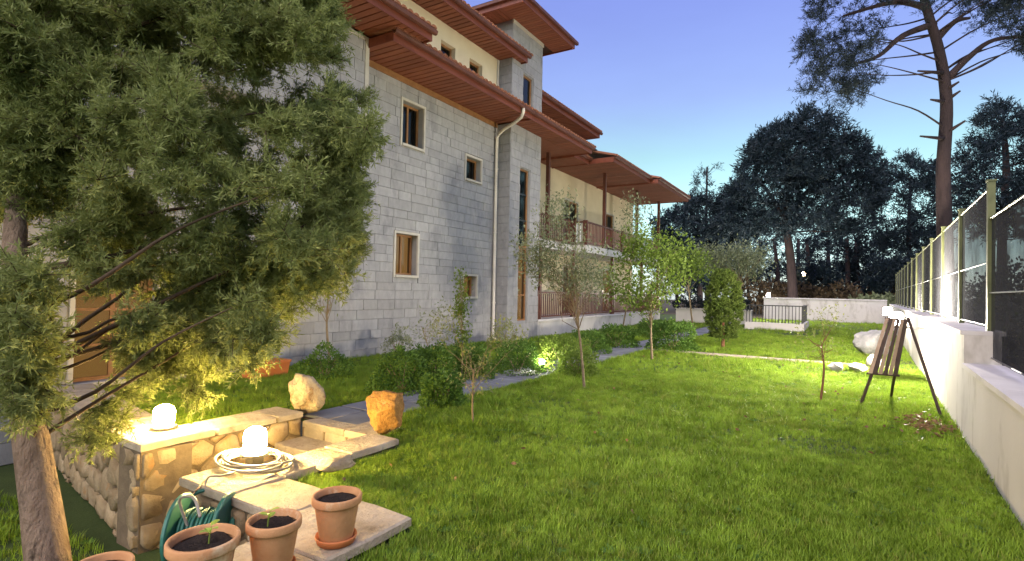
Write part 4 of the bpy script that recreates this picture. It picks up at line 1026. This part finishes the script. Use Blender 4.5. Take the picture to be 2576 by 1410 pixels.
# ------------------------------------------------------------------ pines
def pine(label, poly, d0, thick, n, trunk, r0, ntw, tl, nn, nl, nw, m=M['pine_far'], group='pines beyond the garden', holes=(), stubs=(), limbs=(), name='pine_tree', outw=.4):
    tr = [AT(*q) for q in trunk]; b = Vector((tr[0].x, tr[0].y, 0))
    e = empty(name, b.to_tuple(), label, 'tree', group)
    pa = smooth([b + Vector((0,0,-.2))] + tr, 5)
    MB().tube(pa, [r0*(1-.62*i/(len(pa)-1)) for i in range(len(pa))], 10).build('trunk', M['pine_bark'], e, True)
    pts = poly_points(poly, n, d0, thick, holes); C = np.array([tuple(p) for p in pts])
    V_, tw_ = needle_clumps(C, C.mean(axis=0) - np.array([0,0,1.0]), ntw, tl, nn, nl, nw, up=.35, outw=outw)
    link('crown', quads_mesh('crown', V_, m), e)
    br = MB()
    for p in random.sample(pts, min(len(pts), 24)):
        i0 = min(range(len(pa)//2, len(pa)), key=lambda i: (pa[i] - (p + Vector((0,0,-(p-pa[i]).length*.25)))).length)
        L_ = (p-pa[i0]).length; q_ = smooth(wig(pa[i0], p, 4, .04), 4); br.tube(q_, [max(.006,r0*.13*(1-.85*k/(len(q_)-1))) for k in range(len(q_))], 5, False)
    for a, b2 in stubs: br.tube([AT(*a), AT(*b2)], [r0*.24, r0*.10], 6)
    for lm in limbs: q = smooth([AT(*c) for c in lm], 5); br.tube(q, [r0*.45*(1-.7*i/(len(q)-1)) for i in range(len(q))], 7)
    br.build('branches', M['pine_bark'], e, True); return e
# the tall pine behind the fence
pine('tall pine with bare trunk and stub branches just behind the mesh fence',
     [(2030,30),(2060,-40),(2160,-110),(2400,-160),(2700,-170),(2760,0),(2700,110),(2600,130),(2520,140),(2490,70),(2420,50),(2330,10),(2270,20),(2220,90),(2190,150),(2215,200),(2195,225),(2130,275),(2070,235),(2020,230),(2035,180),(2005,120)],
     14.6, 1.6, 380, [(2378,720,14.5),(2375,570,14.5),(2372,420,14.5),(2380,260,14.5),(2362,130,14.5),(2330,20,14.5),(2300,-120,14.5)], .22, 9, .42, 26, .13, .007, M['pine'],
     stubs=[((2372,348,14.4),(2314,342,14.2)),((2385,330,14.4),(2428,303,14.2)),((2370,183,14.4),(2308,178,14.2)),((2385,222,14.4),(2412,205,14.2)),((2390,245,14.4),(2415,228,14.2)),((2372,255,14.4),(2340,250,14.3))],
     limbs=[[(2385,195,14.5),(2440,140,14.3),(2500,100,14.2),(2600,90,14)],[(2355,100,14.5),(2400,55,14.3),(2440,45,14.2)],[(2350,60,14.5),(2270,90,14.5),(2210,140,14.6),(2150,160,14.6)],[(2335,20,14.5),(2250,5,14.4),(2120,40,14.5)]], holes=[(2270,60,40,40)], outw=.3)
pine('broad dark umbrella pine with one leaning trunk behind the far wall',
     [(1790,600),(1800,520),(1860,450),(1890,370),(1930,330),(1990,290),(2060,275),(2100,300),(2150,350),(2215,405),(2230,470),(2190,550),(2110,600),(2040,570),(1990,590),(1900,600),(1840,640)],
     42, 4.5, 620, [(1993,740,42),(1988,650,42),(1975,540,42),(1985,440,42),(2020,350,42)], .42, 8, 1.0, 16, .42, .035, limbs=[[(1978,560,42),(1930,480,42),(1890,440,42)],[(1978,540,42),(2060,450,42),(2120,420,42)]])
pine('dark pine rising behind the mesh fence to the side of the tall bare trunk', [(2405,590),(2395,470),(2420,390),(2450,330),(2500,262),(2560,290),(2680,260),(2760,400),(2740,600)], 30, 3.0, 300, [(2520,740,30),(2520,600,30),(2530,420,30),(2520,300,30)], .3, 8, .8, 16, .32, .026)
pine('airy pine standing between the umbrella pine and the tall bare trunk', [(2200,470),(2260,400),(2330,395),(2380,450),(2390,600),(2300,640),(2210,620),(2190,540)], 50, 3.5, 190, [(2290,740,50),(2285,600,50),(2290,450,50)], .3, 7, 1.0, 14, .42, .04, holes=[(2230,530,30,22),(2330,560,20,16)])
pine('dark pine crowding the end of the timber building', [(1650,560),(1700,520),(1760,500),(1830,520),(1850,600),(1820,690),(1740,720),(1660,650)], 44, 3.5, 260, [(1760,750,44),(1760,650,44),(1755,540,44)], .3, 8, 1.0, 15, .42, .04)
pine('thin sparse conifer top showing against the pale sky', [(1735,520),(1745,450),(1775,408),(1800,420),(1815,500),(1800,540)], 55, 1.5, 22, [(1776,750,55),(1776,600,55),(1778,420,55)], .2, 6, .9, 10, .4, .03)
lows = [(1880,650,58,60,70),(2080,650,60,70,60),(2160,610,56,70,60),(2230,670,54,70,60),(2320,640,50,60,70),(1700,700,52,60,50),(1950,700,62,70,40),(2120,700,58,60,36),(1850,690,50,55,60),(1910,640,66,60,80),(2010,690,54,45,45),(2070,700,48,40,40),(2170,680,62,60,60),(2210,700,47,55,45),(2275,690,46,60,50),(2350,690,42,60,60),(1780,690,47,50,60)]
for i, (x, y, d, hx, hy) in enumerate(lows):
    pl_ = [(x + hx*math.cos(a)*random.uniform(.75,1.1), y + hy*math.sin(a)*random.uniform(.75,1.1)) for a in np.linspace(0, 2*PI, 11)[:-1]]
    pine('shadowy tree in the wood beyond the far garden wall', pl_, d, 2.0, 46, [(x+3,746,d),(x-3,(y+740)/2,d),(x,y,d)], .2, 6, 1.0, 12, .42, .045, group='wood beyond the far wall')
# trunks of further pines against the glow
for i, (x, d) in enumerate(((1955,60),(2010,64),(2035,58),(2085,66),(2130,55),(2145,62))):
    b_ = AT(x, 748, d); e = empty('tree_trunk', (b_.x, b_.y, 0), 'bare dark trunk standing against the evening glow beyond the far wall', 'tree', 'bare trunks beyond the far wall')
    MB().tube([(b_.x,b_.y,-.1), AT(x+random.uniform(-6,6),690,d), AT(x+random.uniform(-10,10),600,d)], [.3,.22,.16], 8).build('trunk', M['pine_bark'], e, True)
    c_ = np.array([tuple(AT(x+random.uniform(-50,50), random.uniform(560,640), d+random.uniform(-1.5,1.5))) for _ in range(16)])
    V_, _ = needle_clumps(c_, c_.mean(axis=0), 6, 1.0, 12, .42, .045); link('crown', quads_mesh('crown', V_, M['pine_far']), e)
def scrub(x0, x1, y, d, n, m, label, r=1.2, grp='scrub beyond the walls'):
    for k in range(n):
        q = AT(x0 + (x1-x0)*k/max(1,n-1) + random.uniform(-8,8), y, d + random.uniform(-1.5,1.5)); s = random.uniform(.75,1.25)
        bush((q.x, q.y, 0), r*s, r*s*1.1, label, m, 700, .22*r, .05*r, grp)
scrub(1900, 2330, 748, 47, 11, M['brownbush'], 'bush coloured brown as by street light beyond the far garden wall', 2.0)
scrub(2190, 2330, 748, 44, 4, M['olive'], 'grey green bush at the far corner where the walls meet', 1.6)
for k in range(9):
    yy = 5 + 3.2*k; bush((XW(yy)+2.2+random.uniform(0,1.2), yy, 0), 1.3, 2.2, 'dark bush behind the mesh fence', M['pine'], 1500, .16, .045, 'bushes behind the fence')

# ------------------------------------------------------------------ lawn grass, blade by blade
def tuft(seed, n=9, h=.075):
    r = np.random.default_rng(seed); V_ = []
    for _ in range(n):
        w = r.uniform(0, 2*PI); lean = r.uniform(.15,.75); hh = h*r.uniform(.6,1.15); wd = .0032*r.uniform(.8,1.3)
        b = np.array([r.normal()*.018, r.normal()*.018, -.005]); d = np.array([math.cos(w), math.sin(w), 0]); s = np.array([-d[1], d[0], 0])
        P_ = [b, b + d*hh*lean*.3 + np.array([0,0,hh*.6]), b + d*hh*lean*.95 + np.array([0,0,hh])]
        V_.append([P_[0]-s*wd, P_[0]+s*wd, P_[1]+s*wd*.8, P_[1]-s*wd*.8]); V_.append([P_[1]-s*wd*.8, P_[1]+s*wd*.8, P_[2]+s*wd*.1, P_[2]-s*wd*.1])
    return quads_mesh('grass_tuft', np.array(V_), M['grass'])
tc_ = bpy.data.collections.new('grass_tufts')
for i in range(5): tc_.objects.link(bpy.data.objects.new('grass_tuft', tuft(100+i, 9 if i < 3 else 6, .06 + .008*i)))
wv = []                                          # a low broad-leaved weed among the grass
for k in range(9):
    w = k*.7 + random.uniform(-.2,.2); d_ = np.array([math.cos(w), math.sin(w), .35]); s_ = np.array([-math.sin(w), math.cos(w), 0]); l_ = random.uniform(.04,.07); b_ = np.array([0,0,.02])
    wv.append([b_, b_ + d_*l_*.55 + s_*.014, b_ + d_*l_, b_ + d_*l_*.55 - s_*.014])
tc_.objects.link(bpy.data.objects.new('weed', quads_mesh('weed', np.array(wv), M['box'])))
fwd = RC @ Vector((0,0,-1)); fwd = np.array([fwd.x, fwd.y]); fwd /= np.linalg.norm(fwd)
rgt = np.array([fwd[1], -fwd[0]])
def grass_pts(n, d0, d1):
    """uniform over the ground seen between the two distances (plus a margin), kept off paving and walls"""
    k = int(n*1.0); d = np.sqrt(rng.uniform(d0*d0, d1*d1, k)); a = rng.uniform(-1.12, 1.12, k)
    P = fwd[None]*d[:,None]*1.0 + rgt[None]*(d*a)[:,None]
    x, y = P[:,0], P[:,1]
    ok = (x < 1.02 + .038*(y-4)) & (x > -9.36) & (y < 40.2)
    ok &= ~((x > -5.68) & (x < -4.68) & (y > 4.25) & (y < 30))                  # slate path
    ok &= ~((x > -4.7) & (y > 14.84) & (y < 15.28))                             # flag strip
    ok &= ~((x > -4.4) & (x < -2.38) & (y < 2.76) & (y > -1)); ok &= ~((x > -4.4) & (x < -3.72) & (y < 4.1))
    ok &= ~((x > -5.9) & (x < -4.2) & (y < 4.66)); ok &= ~((x < -5.4) & (y < 2.46 + .46 + .164*(-5.4 - x)))
    ok &= ~((x < -2.4) & (y < 2.3)); ok &= ~((x < -8.86) & (y > 14.2))
    P = P[ok]
    return np.c_[P, np.zeros(len(P))]
gp = [grass_pts(68000, 1.6, 5.5), grass_pts(92000, 5.5, 11), grass_pts(84000, 11, 22), grass_pts(40000, 22, 41)]
q = rng.uniform(size=(7000,2)) * np.array([6.4, 4.5]) + np.array([-9.3,-2.2]); gp.append(np.c_[q[q[:,1] < 2.4 + .16*(-5.4-np.minimum(q[:,0],-5.4))], np.full((q[:,1] < 2.4 + .16*(-5.4-np.minimum(q[:,0],-5.4))).sum(), PIT)])
sc = np.concatenate([np.full(len(g), s) for g, s in zip(gp, (.88, .92, 1.15, 1.6, 1.1))])
gp = np.concatenate(gp)
from mathutils import noise as mnz
patch = np.array([mnz.fractal(Vector((a*.55, b*.55, 3.3)), 1.0, 2.0, 3) for a, b, _ in gp])
sc = sc * rng.uniform(.6, 1.2, len(sc)) * (1 + .25*np.sin(gp[:,0]*2.1 + 1.3*np.sin(gp[:,1]*1.7)) * np.cos(gp[:,1]*1.9)) * np.clip(1 + .55*patch, .45, 1.5)
me = bpy.data.meshes.new('grass'); me.vertices.add(len(gp)); me.vertices.foreach_set('co', gp.astype(np.float32).ravel())
kd = rng.integers(0, 5, len(gp)); kd[(rng.uniform(size=len(gp)) < .022 + .05*np.clip(patch, 0, 1))] = 5
ak = me.attributes.new('tuft_kind', 'INT', 'POINT'); ak.data.foreach_set('value', kd.astype(np.int32))
at = me.attributes.new('tuft_scale', 'FLOAT', 'POINT'); at.data.foreach_set('value', sc.astype(np.float32))
grass = tag(link('grass', me), 'short green lawn grass covering the garden', 'grass', kind='stuff')
ng = bpy.data.node_groups.new('grass_scatter', 'GeometryNodeTree')
ng.interface.new_socket('Geometry', in_out='INPUT', socket_type='NodeSocketGeometry'); ng.interface.new_socket('Geometry', in_out='OUTPUT', socket_type='NodeSocketGeometry')
gi = ng.nodes.new('NodeGroupInput'); go = ng.nodes.new('NodeGroupOutput')
ip = ng.nodes.new('GeometryNodeInstanceOnPoints'); ci = ng.nodes.new('GeometryNodeCollectionInfo'); ci.inputs[0].default_value = tc_
ci.inputs['Separate Children'].default_value = True; ip.inputs['Pick Instance'].default_value = True
rv = ng.nodes.new('FunctionNodeRandomValue'); rv.data_type = 'FLOAT_VECTOR'; rv.inputs[0].default_value = (-.12,-.12,0); rv.inputs[1].default_value = (.12,.12,6.283)
na = ng.nodes.new('GeometryNodeInputNamedAttribute'); na.data_type = 'FLOAT'; na.inputs[0].default_value = 'tuft_scale'
nk = ng.nodes.new('GeometryNodeInputNamedAttribute'); nk.data_type = 'INT'; nk.inputs[0].default_value = 'tuft_kind'; ng.links.new(nk.outputs[0], ip.inputs['Instance Index'])
ng.links.new(gi.outputs[0], ip.inputs['Points']); ng.links.new(ci.outputs[0], ip.inputs['Instance']); ng.links.new(rv.outputs[0], ip.inputs['Rotation']); ng.links.new(na.outputs[0], ip.inputs['Scale']); ng.links.new(ip.outputs[0], go.inputs[0])
grass.modifiers.new('scatter', 'NODES').node_group = ng
# fallen leaves at the wall foot
q = G(2365, 1082); n = 260; pp = np.c_[q.x - .1 + rng.normal(size=n)*.16, q.y + rng.normal(size=n)*.3, np.full(n,.03) + rng.uniform(0,.05,n)]
pp = pp[pp[:,0] < XW(q.y) - .04]
ps = np.c_[rng.uniform(-4.5,1.0,60), rng.uniform(3,14,60), np.full(60,.065)]; pp = np.concatenate([pp, ps[ps[:,0] < XW(3) - .1]])
d = unit(np.c_[rng.normal(size=(len(pp),2)), rng.normal(size=len(pp))*.3])
lt = link('fallen_leaves', quads_mesh('fallen_leaves', blades(pp, d, .06, .018), M['litter'])); tag(lt, 'brown fallen leaves scattered on the lawn and gathered at the garden wall', 'leaves', kind='stuff')
